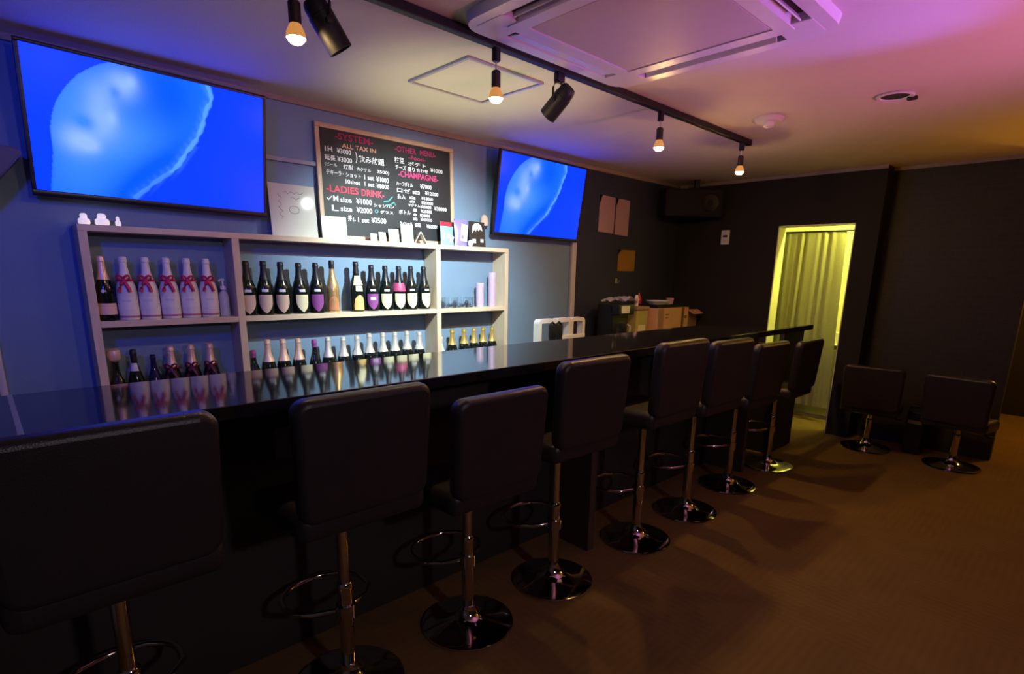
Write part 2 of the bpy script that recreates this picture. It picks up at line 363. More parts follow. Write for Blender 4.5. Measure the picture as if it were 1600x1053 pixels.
def pendant(x, label, bulb_m):
    t = thing('track_pendant_lamp', label, 'lamp', (x, TY, ZC - 0.038), group='bare bulb lamps hanging from the ceiling track')
    obj('track_adapter', lathe([(0, 0), (0.019, 0), (0.019, -0.045), (0.015, -0.05), (0, -0.05)], 16), M_blackmet, t)
    obj('cord', lathe([(0, -0.05), (0.0035, -0.05), (0.0035, -0.09), (0, -0.09)], 8), M_conduit, t)
    obj('socket', lathe([(0, -0.085), (0.014, -0.085), (0.020, -0.092), (0.020, -0.150), (0.018, -0.153), (0, -0.153)], 20), M_socket, t)
    obj('bulb_neck', lathe([(0.016, -0.152), (0.020, -0.158), (0.029, -0.178), (0.0315, -0.190), (0.0315, -0.196), (0.0303, -0.196), (0.029, -0.184), (0, -0.183)], 22), M_neck, t)
    obj('bulb', lathe([(0.0285, -0.1845), (0.029, -0.190), (0.026, -0.202), (0.017, -0.211), (0, -0.215)], 22), bulb_m, t)
    return t
pendant(0.878, 'glowing bulb on black socket left of the tubular spotlight, above the large television', M_bulb)
pendant(1.755, 'glowing bulb on black socket hanging in front of the ceiling access hatch', M_bulb)
pendant(3.046, 'glowing bulb on black socket above and right of the second television', M_bulb_dim)
pendant(4.106, 'glowing bulb on black socket at the far right end of the track', M_bulb_dim)

def track_spot(x, axis, label):
    """cylinder spotlight in a U yoke; axis = pointing direction"""
    t = thing('track_spotlight', label, 'lamp', (x, TY, ZC - 0.038), group='black cylinder spotlights on the ceiling track')
    obj('track_adapter', box((0, 0, -0.02), (0.05, 0.03, 0.04), 0.004), M_blackmet, t)
    ax = Vector(axis).normalized(); piv = Vector((0, 0, -0.125))
    side = ax.cross(Vector((0, 0, 1))).normalized()
    b_ = bmesh.new()
    for s in (-1, 1):
        add_tube(b_, [Vector((0, 0, -0.04)), side*s*0.035 + Vector((0, 0, -0.048)), side*s*0.052 + Vector((0, 0, -0.075)), piv + side*s*0.052], 0.0055, 8)
    obj('yoke', b_, M_blackmet, t)
    q = ax.to_track_quat('Z', 'Y').to_matrix().to_4x4(); mt = Matrix.Translation(piv) @ q
    obj('lamp_body', lathe([(0, -0.08), (0.030, -0.08), (0.036, -0.072), (0.040, -0.06), (0.040, -0.035), (0.043, -0.033), (0.043, 0.085), (0.0385, 0.085), (0.037, 0.055), (0, 0.052)], 28, mt), M_blackmet, t)
    obj('lens', lathe([(0, 0.057), (0.034, 0.057), (0.034, 0.060), (0, 0.061)], 24, mt), M_lens if x > 1.5 else M_clear, t)
    for s in (-1, 1):
        obj('yoke_knob', lathe([(0, 0), (0.012, 0), (0.012, 0.012), (0, 0.014)], 12, Matrix.Translation(piv + side*s*0.045) @ (side*s).to_track_quat('Z', 'Y').to_matrix().to_4x4()), M_blackmet, t)
    return t
track_spot(0.985, (0.55, -0.10, -0.85), 'black cylinder spotlight aimed down at the right of the leftmost bulb')
track_spot(2.16, (-0.12, 0.72, -0.62), 'black cylinder spotlight aimed at the bottle shelf, between second and third bulbs')

# ceiling cassette air conditioner
AX0, AX1, AY0, AY1 = 1.50, 2.57, 0.87, 1.955
acx, acy = (AX0+AX1)/2, (AY0+AY1)/2; aw, ad_ = AX1-AX0, AY1-AY0
ac = thing('ceiling_air_conditioner', 'large square white cassette air conditioner set in the ceiling', 'air conditioner', (acx, acy, ZC))
def ring_prism(outer, inner, z0, z1):
    b_ = bmesh.new(); n = len(outer)
    vo0 = [b_.verts.new((x, y, z0)) for x, y in outer]; vi0 = [b_.verts.new((x, y, z0)) for x, y in inner]
    vo1 = [b_.verts.new((x*0.985, y*0.985, z1)) for x, y in outer]; vi1 = [b_.verts.new((x, y, z1)) for x, y in inner]
    for i in range(n):
        j = (i+1) % n
        b_.faces.new((vo0[i], vo0[j], vo1[j], vo1[i])); b_.faces.new((vo1[i], vo1[j], vi1[j], vi1[i]))
        b_.faces.new((vi1[i], vi1[j], vi0[j], vi0[i])); b_.faces.new((vi0[i], vi0[j], vo0[j], vo0[i]))
    return b_
gw = 0.33                                     # half width of the centre grille
b_ = bmesh.new()
mid = 0.40
# fascia: a rounded outer ring, four corner blocks and slim rails leave four outlet slots
fas = ring_prism(rrect(aw, ad_, 0.10, 6), rrect(0.94, 0.955, 0.03, 6), 0.0, -0.034)
obj('fascia_rim', fas, M_ac, ac)
b_ = ring_prism(rrect(0.80, 0.815, 0.02, 6), rrect(2*gw, 2*gw + 0.02, 0.01, 6), 0.0, -0.040)
obj('inner_frame', b_, M_ac, ac)
for sx in (-1, 1):
    for sy in (-1, 1): obj('corner_block', box((sx*0.405, sy*0.41, -0.018), (0.145, 0.145, 0.036), 0.004), M_ac, ac)
obj('slot_recess', box((0, 0, -0.002), (0.95, 0.965, 0.004)), M_acdark, ac)
obj('grille', box((0, 0, -0.028), (2*gw - 0.012, 2*gw + 0.006, 0.02), 0.004), M_acbrown, ac)
for (cx, cy, sx, sy, rx, ry) in ((0, 0.442, 0.62, 0.062, 0.12, 0), (0, -0.442, 0.62, 0.030, 1.0, 0), (0.435, 0, 0.030, 0.62, 0, 1.0), (-0.435, 0, 0.030, 0.62, 0, -1.0)):
    obj('louvre', box((cx, cy, -0.030), (sx, sy, 0.006), 0.002, rot=(rx, ry, 0)), M_ac, ac)

d = thing('smoke_detector', 'white round smoke detector on the ceiling right of the track end', 'detector', (3.74, 1.66, ZC))
obj('base_plate', lathe([(0, 0), (0.088, 0), (0.088, -0.010), (0.075, -0.022), (0.03, -0.024), (0, -0.024)], 36), M_ac, d)
obj('sensor_head', lathe([(0, -0.02), (0.032, -0.022), (0.032, -0.045), (0.022, -0.052), (0, -0.053)], 24), M_white, d)
d = thing('ceiling_downlight', 'unlit round recessed downlight with a thin pale rim, far right of ceiling', 'downlight', (3.73, 0.98, ZC))
obj('trim_ring', lathe([(0.070, -0.002), (0.090, -0.002), (0.092, -0.010), (0.086, -0.014), (0.070, -0.010), (0.066, -0.002)], 36), M_ac, d)
obj('recess', lathe([(0, -0.0015), (0.071, -0.0015), (0.071, -0.004), (0, -0.004)], 32), M_acdark, d)
obj('clip', box((0.052, -0.07, -0.016), (0.03, 0.05, 0.02), 0.008), M_acdark, d)

# ------------------------------------------------------------------ televisions
def ss(a, b, x):
    t = min(1, max(0, (x-a)/(b-a))); return t*t*(3-2*t)
BELL = [(0.047, -0.02), (0.074, 0.299), (0.073, 0.441), (0.102, 0.635), (0.174, 0.827), (0.259, 0.95), (0.327, 1.01),
        (0.727, 1.01), (0.741, 0.895), (0.699, 0.759), (0.665, 0.554), (0.603, 0.431), (0.561, 0.277), (0.491, 0.208), (0.354, -0.02)]
EDGE = [(0.727, 1.01), (0.744, 0.90), (0.718, 0.80), (0.700, 0.69), (0.668, 0.56), (0.612, 0.42), (0.562, 0.29), (0.485, 0.18), (0.354, -0.02)]
def smooth_poly(P, closed=True):
    out = []
    n = len(P)
    for i in range(n if closed else n-1):
        p0, p1, p2, p3 = [P[(i+k) % n] if closed else P[min(max(i+k, 0), n-1)] for k in (-1, 0, 1, 2)]
        for s in range(4):
            t = s/4
            out.append(tuple(0.5*((2*p1[c]) + (-p0[c]+p2[c])*t + (2*p0[c]-5*p1[c]+4*p2[c]-p3[c])*t*t + (-p0[c]+3*p1[c]-3*p2[c]+p3[c])*t**3) for c in (0, 1)))
    return out
BL = BELL; ED = smooth_poly(EDGE, False)
LEFT = smooth_poly(BELL[:7], False)
BL = LEFT + [BELL[6]] + ED + [EDGE[-1]]
def seg_d(p, a, b):
    ax, ay = a; bx, by = b; dx, dy = (bx-ax)*1.68, by-ay; px_, py_ = (p[0]-ax)*1.68, p[1]-ay
    l = dx*dx+dy*dy; t = 0 if l == 0 else min(1, max(0, (px_*dx+py_*dy)/l))
    return math.hypot(px_-t*dx, py_-t*dy)
def inside(p, P):
    c = False; j = len(P)-1
    for i in range(len(P)):
        if (P[i][1] > p[1]) != (P[j][1] > p[1]) and p[0] < (P[j][0]-P[i][0])*(p[1]-P[i][1])/(P[j][1]-P[i][1])+P[i][0]: c = not c
        j = i
    return c
def gs(u, v, cu, cv, su, sv, a=0):
    du, dv = (u-cu)*1.68, v-cv; x = du*math.cos(a)+dv*math.sin(a); y = -du*math.sin(a)+dv*math.cos(a)
    return math.exp(-(x*x/(su*su)+y*y/(sv*sv)))
def lin(c): return tuple(((x/255+0.055)/1.055)**2.4 if x/255 > 0.04045 else x/255/12.92 for x in c)
def mixc(a, b, t): return tuple(x+(y-x)*t for x, y in zip(a, b))
BG_, BODY, HAZE, PALE, DEEP, RIM = [lin(c) for c in ((9, 66, 252), (28, 116, 255), (70, 148, 250), (150, 192, 240), (2, 92, 240), (96, 176, 255))]
def tv_col(u, v):
    p = (u, v); ins = inside(p, BL)
    dl = min(seg_d(p, LEFT[i], LEFT[i+1]) for i in range(len(LEFT)-1))
    de = min(seg_d(p, ED[i], ED[i+1]) for i in range(len(ED)-1))
    c = BG_
    if ins:
        c = mixc(BG_, BODY, ss(0, 0.03, min(dl, 0.03 if v > 0.02 else dl)+0.012))
        deep = gs(u, v, 0.55, 0.86, 0.20, 0.3) + gs(u, v, 0.44, 0.17, 0.11, 0.40, -0.80)*1.6
        c = mixc(c, DEEP, min(1, deep)*0.95)
        hz = gs(u, v, 0.20, 0.62, 0.28, 0.34) + gs(u, v, 0.36, 0.46, 0.32, 0.16, 0.45)*0.8 + gs(u, v, 0.16, 0.15, 0.2, 0.2)*0.5
        c = mixc(c, HAZE, min(1, hz)*0.8*(1-0.75*min(1, deep)))
        pl = gs(u, v, 0.36, 0.86, 0.10, 0.10)*0.7 + gs(u, v, 0.27, 0.72, 0.10, 0.14)*0.5 + gs(u, v, 0.26, 0.53, 0.12, 0.12)*0.6 + gs(u, v, 0.17, 0.40, 0.11, 0.10)*0.75 + gs(u, v, 0.22, 0.37, 0.06, 0.05)*0.5
        pl += gs(u, v, 0.40, 0.90, 0.04, 0.05)*0.35 + gs(u, v, 0.31, 0.60, 0.035, 0.06)*0.35
        pl -= gs(u, v, 0.21, 0.53, 0.07, 0.06)*0.5 + gs(u, v, 0.33, 0.80, 0.04, 0.05)*0.35
        c = mixc(c, PALE, max(0, min(1, pl*1.25)))
    wav = 0.024*(1+0.22*math.sin(v*41)+0.18*math.sin(v*83+1))
    k = 1-ss(0.35*wav, wav, de)
    if ins: k = max(k, 0.45*(1-ss(0.0, 0.075, de))*(0.7+0.3*math.sin(u*120+v*70)))
    elif de < 0.06 and v < 0.5: k = max(k, 0.40*(1-de/0.06)*(0.5+0.5*math.sin(u*150-v*60)))
    c = mixc(c, RIM, min(1, k)*(0.85 if v > 0.25 else 0.5))
    return c
TW, TH = 0.992, 0.590
def tv_screen():
    me = bpy.data.meshes.new('screen'); NU, NV = 224, 134
    vv = []; cols = []
    for j in range(NV+1):
        for i in range(NU+1):
            u, v = i/NU, j/NV; vv.append(((u-0.5)*TW, 0, (v-0.5)*TH)); c = tv_col(u, v)
            cols += [c[0], c[1], c[2]*3.4, 1]
    ff = [(j*(NU+1)+i, j*(NU+1)+i+1, (j+1)*(NU+1)+i+1, (j+1)*(NU+1)+i) for j in range(NV) for i in range(NU)]
    me.from_pydata(vv, [], ff)
    ca = me.color_attributes.new('picture', 'FLOAT_COLOR', 'POINT'); ca.data.foreach_set('color', cols)
    m = bpy.data.materials.new('tv_picture'); m.use_nodes = True; nt = m.node_tree; b = nt.nodes['Principled BSDF']
    b.inputs['Base Color'].default_value = (0.004, 0.004, 0.006, 1); b.inputs['Roughness'].default_value = 0.22; b.inputs['Specular IOR Level'].default_value = 0.06
    at = nt.nodes.new('ShaderNodeAttribute'); at.attribute_name = 'picture'
    nt.links.new(at.outputs['Color'], b.inputs['Emission Color']); b.inputs['Emission Strength'].default_value = 1.0
    me.materials.append(m); return me
SCREEN = tv_screen()
def television(x, y, z, label, ry):
    t = thing('television', label, 'television', (x, y, z), (math.radians(8), ry, 0), 'wall televisions showing a jellyfish')
    obj('screen', SCREEN, None, t, (0, -0.002, 0))
    for c, s in (((0, 0.010, TH/2+0.008), (TW+0.034, 0.030, 0.016)), ((0, 0.010, -TH/2-0.014), (TW+0.034, 0.034, 0.028)), ((TW/2+0.0085, 0.010, 0), (0.017, 0.030, TH)), ((-TW/2-0.0085, 0.010, 0), (0.017, 0.030, TH))):
        obj('bezel', box(c, s, 0.003), M_blackplas, t)
    obj('back_shell', box((0, 0.030, -0.01), (TW, 0.045, TH - 0.02), 0.012), M_blackplas, t)
    obj('wall_bracket', box((0, 0.066, 0.0), (0.30, 0.03, 0.22), 0.004), M_blackmet, t)
    return t
television(0.765, 3.405, 2.108, 'large wall television on the left, above the white ribboned bottles', math.radians(1))
television(3.515, 3.405, 2.098, 'television on the right, beside the pale wall conduit', math.radians(0.5))

# ------------------------------------------------------------------ bottle shelf
SX0, SX1, SYF = 0.378, 3.108, 3.37
SYB = YB - 0.002
sh = thing('bottle_shelf', 'wide pale birch open shelf unit holding bottles behind the bar', 'shelf', (SX0, YB, 0))
def at(o, x, y, z): return (x - o.location.x, y - o.location.y, z - o.location.z)
def part_span(o, name, x0, x1, y0, y1, z0, z1, m, bevel=0.002):
    L = o.location
    return obj(name, span(x0-L.x, x1-L.x, y0-L.y, y1-L.y, z0-L.z, z1-L.z, bevel), m, o)
part_span(sh, 'top_board', SX0, SX1, SYF, SYB, 1.650, 1.680, M_birch)
UP = [(SX0, SX0+0.036), (1.045, 1.083), (2.405, 2.443), (SX1-0.036, SX1)]
for a, b in UP: part_span(sh, 'upright', a, b, SYF+0.001, SYB, 0.0, 1.650, M_birch_v)
for (a, b) in zip(UP[:-1], UP[1:]):
    for z in (1.195, 0.725, 0.25): part_span(sh, 'shelf_board', a[1], b[0], SYF+0.002, SYB, z, z+0.030, M_birch)
Z2, Z3, ZT = 1.2255, 0.7555, 1.6805

# ------------------------------------------------------------------ bottles
def bottle_prof(R=0.044, H=0.312):
    k = H/0.312
    P = [(0, 0.004), (R*0.6, 0.0), (R*0.93, 0), (R, 0.007), (R, 0.125), (R*0.985, 0.142), (R*0.90, 0.165), (R*0.74, 0.19), (R*0.56, 0.212), (R*0.43, 0.235), (R*0.37, 0.262), (R*0.345, 0.285), (R*0.39, 0.287), (R*0.39, 0.297), (R*0.36, 0.300), (R*0.36, 0.309), (R*0.28, 0.312), (0, 0.312)]
    return [(r, z*k) for r, z in P]
def prof_r(P, z):
    for (r0, z0), (r1, z1) in zip(P[:-1], P[1:]):
        if z0 <= z <= z1 and z1 > z0: return r0+(r1-r0)*(z-z0)/(z1-z0)
    return P[-1][0]
def sleeve_prof(P, z0, z1, d=0.0009):
    zs = [z0] + [z for r, z in P if z0 < z < z1] + [z1]; out = []
    seen = set()
    for r, z in P:
        pass
    pts = [(prof_r(P, z0)+d, z0)] + [(r+d, z+(d if r < 0.001 else 0)) for r, z in P if z0 < z < z1]
    if z1 >= P[-1][1]: pts += [(P[-2][0]+d, P[-1][1]+d), (0, P[-1][1]+d)]
    else: pts += [(prof_r(P, z1)+d, z1), (prof_r(P, z1)-d, z1)]
    return [(prof_r(P, z0)-d, z0)] + pts
def curved_label(P, z0, z1, half, shape, face=-PI/2, d=0.0012, nu=12, nv=10):
    """label wrapped on the bottle; shape(t) in 0..1 gives half width, t=0 bottom .. 1 top"""
    b_ = bmesh.new(); grid = []
    for j in range(nv+1):
        t = j/nv; z = z0+(z1-z0)*t; r = prof_r(P, z)+d; hw = half*shape(t)
        grid.append([b_.verts.new((r*math.cos(face+hw*(2*i/nu-1)), r*math.sin(face+hw*(2*i/nu-1)), z)) for i in range(nu+1)])
    for j in range(nv):
        for i in range(nu): b_.faces.new((grid[j][i], grid[j][i+1], grid[j+1][i+1], grid[j+1][i]))
    return b_
SHIELD = lambda t: max(0.06, math.sin(min(1, t/0.62)*PI/2)**0.75)
RECT = lambda t: 1.0
ARCH = lambda t: max(0.06, math.sqrt(max(0.0, 1-t**3)))
MESH = {}
def cached(key, fn, m):
    k = (key, m.name if m else '')
    if k not in MESH: MESH[k] = finish(fn(), key, m)
    return MESH[k]
def bottle(x, y, z, label, group, style, R=0.044, H=0.312, face=-PI/2-0.32, name='champagne_bottle'):
    P = bottle_prof(R, H); kz = H/0.312; tagk = '%.3f_%.3f' % (R, H)
    t = thing(name, label, 'bottle', (x, y, z), (0, 0, face+PI/2), group)
    obj('glass_body', cached('glass_body_'+tagk, lambda: lathe(P, 24), style['glass']), None, t)
    if style.get('foil'):
        z0 = style.get('foil_z', 0.20)*kz
        obj('neck_foil', cached('neck_foil_%s_%.2f' % (tagk, z0), lambda: lathe(sleeve_prof(P, z0, P[-1][1]), 24), style['foil']), None, t)
    if style.get('cap'):
        obj('cap', cached('cap_'+tagk, lambda: lathe(sleeve_prof(P, 0.265*kz, P[-1][1], 0.0022), 24), style['cap']), None, t)
    if style.get('label'):
        sp = style.get('shape', SHIELD); z0, z1 = style.get('lz', (0.012, 0.115)); hw = style.get('half', 0.86)
        lb = obj('paper_label', cached('paper_label_%s_%s_%.3f' % (tagk, style['sk'], z0), lambda: curved_label(P, z0*kz, z1*kz, hw, sp), style['label']), None, t)
        if style.get('print'):
            obj('label_print', cached('label_print_%s_%s' % (tagk, style['sk']), lambda: curved_label(P, (z0*0.4+z1*0.6)*kz, (z0*0.2+z1*0.8)*kz, hw*0.45, RECT, d=0.0018), style['print']), None, lb)
    for nm, zz0, zz1, hw, mm in style.get('extra', ()):
        obj(nm, cached('%s_%s_%.3f' % (nm, tagk, zz0), lambda: curved_label(P, zz0*kz, zz1*kz, hw, RECT if hw > 0.3 else (lambda q: math.sin(max(0.08, min(0.92, q))*PI))), mm), None, t)
    return t

def bow(parent, z, r, m):
    b_ = bmesh.new()
    add_tube(b_, [(r*math.cos(a), r*math.sin(a), z) for a in [2*PI*k/20 for k in range(20)]], 0.005, 6, True)
    for s in (-1, 1):                          # two loops and two broad tails in front
        loop = [(s*(0.003+0.012*(1-math.cos(a))), -r-0.006-0.004*math.sin(a), z+0.009+0.011*math.sin(a)+0.004*(1-math.cos(a))) for a in [2*PI*k/12 for k in range(12)]]
        add_tube(b_, loop, 0.0055, 6, True)
        add_tube(b_, [(0, -r-0.006, z), (s*0.010, -r-0.011, z-0.018), (s*0.019, -r-0.014, z-0.040), (s*0.023, -r-0.016, z-0.056)], 0.0085, 7)
    add_box(b_, (0, -r-0.008, z), (0.015, 0.012, 0.015), 0.004)
    return obj('ribbon_bow', b_, m, parent)

# upper left bay: one dark bottle, five white ribboned bottles, one small pump bottle
DARK = dict(glass=M_dkglass, sk='dark')
bottle(0.459, 3.445, Z2, 'dark champagne bottle with pink foil neck, leftmost on the upper left shelf', 'bottles on the upper left shelf',
       dict(glass=M_dkglass, foil=M_pinkfoil, foil_z=0.20, label=M_pinklab, shape=RECT, sk='band', lz=(0.03, 0.085), half=1.5, extra=(('neck_medal', 0.135, 0.155, 0.22, M_inkpale),)), R=0.040)
WPOS = [0.548, 0.642, 0.736, 0.830, 0.924]
wb = None
for i, x in enumerate(WPOS):
    lab = 'white bottle with magenta bow, %s of five, upper left shelf' % ('leftmost', 'second from left', 'middle', 'second from right', 'rightmost')[i]
    if i == 0:
        P = bottle_prof(0.0455, 0.312)
        wb = bottle(x, 3.445, Z2, lab, 'white ribboned bottles', dict(glass=M_whglass, foil=M_whitefoil, foil_z=0.205, label=M_whitefoil, shape=RECT, sk='white', lz=(0.055, 0.115), half=1.0, print=M_inkpale), R=0.0455)
        bow(wb, 0.196, prof_r(P, 0.196)+0.004, M_ribbon)
        obj('base_band', lathe([(0.045, 0.012), (0.0462, 0.012), (0.0462, 0.022), (0.045, 0.022)], 24), mat('rose_band', (0.42, 0.16, 0.22), 0.4, noise=0.1), wb)
    else: dup(wb, (x, 3.445, Z2), wb.rotation_euler.z + (0, -0.05, 0.06, 0.03, 0.10)[i], lab)
p = thing('pump_bottle', 'small clear pump dispenser bottle right of the white ribboned bottles', 'bottle', (0.998, 3.44, Z2))
obj('bottle_body', lathe([(0, 0), (0.024, 0), (0.026, 0.004), (0.026, 0.11), (0.020, 0.13), (0.011, 0.138), (0.011, 0.15), (0, 0.15)], 20), mat('translucent_white', (0.70, 0.68, 0.74), 0.25, trans=0.4), p)
b_ = lathe([(0, 0.148), (0.014, 0.148), (0.014, 0.165), (0.005, 0.168), (0.005, 0.195), (0.010, 0.196), (0.010, 0.206), (0, 0.208)], 16); add_tube(b_, [(0, 0, 0.200), (-0.02, -0.02, 0.200), (-0.026, -0.026, 0.192)], 0.0045, 8)
obj('pump_head', b_, M_white, p)

# upper centre bay: twelve bottles with shield labels
XS2 = [1.131, 1.226, 1.325, 1.433, 1.540, 1.646, 1.812, 1.924, 2.029, 2.135, 2.233, 2.342]
def shield_style(lm, **k):
    dct = dict(glass=M_dkglass, foil=M_blackfoil, foil_z=0.205, label=lm, sk='shield', lz=(0.010, 0.118), half=0.88,
               extra=(('neck_medal', 0.135, 0.150, 0.40, M_inkpale),)); dct.update(k); return dct
U = 'bottles with shield labels on the upper centre shelf'
Hs = [0.305, 0.308, 0.306, 0.303, 0.306, 0.322, 0.320, 0.302, 0.298, 0.298, 0.300, 0.300]
STY = [('dark bottle with rose beige shield label, leftmost on the upper centre shelf', shield_style(M_beige)),
       ('dark bottle with rose beige shield label, second from left on the upper centre shelf', shield_style(M_beige)),
       ('dark bottle with rose beige shield label, third from left on the upper centre shelf', shield_style(M_beige)),
       ('dark bottle with cream shield label left of the first purple labelled bottle', shield_style(M_cream)),
       ('dark bottle with purple shield label left of the gold bottle', shield_style(M_purple)),
       ('gold champagne bottle with black cap and copper label on the upper centre shelf', dict(glass=M_goldglass, cap=M_blackfoil, label=M_copper, shape=ARCH, sk='arch', lz=(0.015, 0.10), half=0.9, print=M_goldfoil)),
       ('black bottle with cream neck tag and golden arched label, right of the gap', dict(glass=M_dkglass, foil=M_blackfoil, foil_z=0.24, label=M_goldlab, shape=ARCH, sk='arch', lz=(0.010, 0.105), half=0.85, extra=(('neck_label', 0.165, 0.225, 0.9, M_cream), ('neck_medal', 0.128, 0.162, 0.55, M_cream)))),
       ('dark bottle with purple shield label right of the black bottle with golden label', shield_style(M_purple, print=M_lilacp)),
       ('dark bottle with cream shield label right of the second purple labelled bottle', shield_style(M_cream)),
       ('dark bottle with cream shield label and pink paper collar on its shoulder', shield_style(M_cream)),
       ('dark bottle with cream shield label right of the pink collared bottle', shield_style(M_cream)),
       ('dark bottle with cream shield label, rightmost on the upper centre shelf', shield_style(M_cream))]
for i, (lab, st) in enumerate(STY):
    b = bottle(XS2[i], 3.445, Z2, lab, U, st, R=0.0455 if i != 5 else 0.041, H=Hs[i], face=-PI/2-0.30+0.28*(i in (3, 6, 11)))
    if i == 9:
        P = bottle_prof(0.0455, Hs[i]); obj('paper_collar', lathe(sleeve_prof(P, 0.128, 0.185, 0.0025), 24), M_pinkcol, b)

# upper right bay: six tumblers and two lilac tubes
gl = None
for i, x in enumerate([2.487, 2.545, 2.603, 2.661, 2.719, 2.777]):
    lab = 'clear glass tumbler, %s of six on the upper right shelf' % ('leftmost', 'second from left', 'third from left', 'fourth from left', 'fifth from left', 'rightmost')[i]
    yy = 3.425 + (0.03 if i % 2 else 0)
    if gl is None:
        gl = obj('glass_tumbler', lathe([(0, 0), (0.022, 0), (0.0245, 0.004), (0.028, 0.080), (0.0262, 0.080), (0.0228, 0.010), (0, 0.008)], 22), M_clear, None, (x, yy, Z2))
        tag(gl, lab, 'glass', 'tumblers on the upper right shelf')
    else:
        g = gl.copy(); C.objects.link(g); g.location = (x, yy, Z2); g['label'] = lab
def tube_box(x, y, hgt, lab):
    t = thing('gift_tube', lab, 'tube', (x, y, Z2), group='lilac gift tubes on the upper right shelf')
    obj('tube_body', lathe([(0, 0), (0.029, 0), (0.030, 0.003), (0.030, hgt*0.8), (0, hgt*0.8)], 28), M_lilac, t)
    obj('tube_lid', lathe([(0, hgt*0.8), (0.0315, hgt*0.8), (0.0315, hgt-0.003), (0.0285, hgt), (0, hgt)], 28), M_lilac, t)
tube_box(2.868, 3.44, 0.185, 'short lilac cylinder tube standing beside the glass tumblers')
tube_box(2.995, 3.44, 0.268, 'tall lilac cylinder tube at the right end of the upper right shelf')

# lower left bay
L3 = 'bottles on the lower left shelf'
t = bottle(0.458, 3.44, Z3, 'dark bottle with a round copper stopper, leftmost on the lower left shelf', L3, dict(glass=M_dkglass, label=M_beige, shape=RECT, sk='band', lz=(0.05, 0.10), half=1.3), H=0.27, R=0.038)
obj('stopper', lathe([(0, 0.262), (0.014, 0.262), (0.026, 0.272), (0.030, 0.295), (0.026, 0.318), (0.012, 0.326), (0, 0.327)], 20), M_pinkfoil, t)
bottle(0.538, 3.44, Z3, 'black bottle with a white neck label, second on the lower left shelf', L3, dict(glass=M_dkglass, foil=M_blackfoil, foil_z=0.255, label=M_cream, shape=RECT, sk='mid', lz=(0.04, 0.10), half=0.9, extra=(('neck_label', 0.205, 0.245, 0.9, M_inkpale),)), H=0.315, R=0.038)
bottle(0.622, 3.44, Z3, 'short dark blue bottle without foil, third on the lower left shelf', L3, dict(glass=mat('dark_blue_glass', (0.01, 0.015, 0.05), 0.12), label=M_inkpale, shape=RECT, sk='low', lz=(0.03, 0.09), half=0.8), H=0.285, R=0.036)
rb = None
for i, x in enumerate([0.705, 0.803, 0.897]):
    lab = 'rose gold necked bottle with wine red bow, %s of three, lower left shelf' % ('left', 'middle', 'right')[i]
    if rb is None:
        P = bottle_prof(0.044, 0.322)
        rb = bottle(x, 3.44, Z3, lab, L3, dict(glass=M_dkglass, foil=M_pinkfoil, foil_z=0.195, label=M_pinklab, shape=RECT, sk='band', lz=(0.03, 0.085), half=1.5), H=0.322)
        bow(rb, 0.205, prof_r(P, 0.205)+0.004, M_ribbon_dk)
    else: dup(rb, (x, 3.44, Z3), None, lab)
# lower centre bay: thirteen bottles
XS3 = [1.127, 1.212, 1.304, 1.397, 1.500, 1.590, 1.695, 1.795, 1.886, 1.990, 2.086, 2.185, 2.290]
H3 = [0.262, 0.322, 0.318, 0.316, 0.300, 0.312, 0.306, 0.308, 0.318, 0.316, 0.316, 0.316, 0.305]
L4 = 'foil necked bottles on the lower centre shelf'
for i, x in enumerate(XS3):
    where = ('leftmost', 'second from left', 'third from left', 'fourth from left', 'fifth from left', 'sixth from left', 'middle', 'sixth from right', 'fifth from right', 'fourth from right', 'third from right', 'second from right', 'rightmost')[i]
    if i in (0, 4):
        bottle(x, 3.44, Z3, 'dark bottle with violet cap, %s of thirteen, lower centre shelf' % where, L4,
               dict(glass=M_dkglass, cap=M_purple, label=M_inkpale, shape=RECT, sk='low', lz=(0.03, 0.09), half=0.9), H=H3[i], R=0.038)
    else:
        fo = M_pinkfoil if i < 4 else M_silverfoil
        bottle(x, 3.44, Z3, 'bottle with %s foil neck, %s of thirteen, lower centre shelf' % ('rose gold' if i < 4 else 'pale silver', where), L4,
               dict(glass=M_dkglass, foil=fo, foil_z=0.185, label=M_cream, shape=RECT, sk='mid', lz=(0.04, 0.10), half=1.0), H=H3[i])
# lower right bay
L5 = 'bottles on the lower right shelf'
bottle(2.487, 3.44, Z3, 'small pale grey bottle at the left end of the lower right shelf', L5, dict(glass=mat('pale_grey_glass', (0.5, 0.5, 0.52), 0.2, noise=0.05), cap=M_silverfoil, label=M_paper, shape=RECT, sk='low', lz=(0.03, 0.09), half=0.9), H=0.255, R=0.036)
gb = None
for i, x in enumerate([2.590, 2.706, 2.806, 2.900, 2.998]):
    lab = 'gold foiled black bottle, %s of five on the lower right shelf' % ('leftmost', 'second from left', 'middle', 'second from right', 'rightmost')[i]
    if gb is None:
        gb = bottle(x, 3.44, Z3, lab, L5, dict(glass=M_dkglass, foil=M_goldfoil, foil_z=0.195, label=M_goldlab, shape=RECT, sk='mid', lz=(0.04, 0.10), half=1.0), H=0.305)
    else: dup(gb, (x, 3.44, Z3), None, lab)

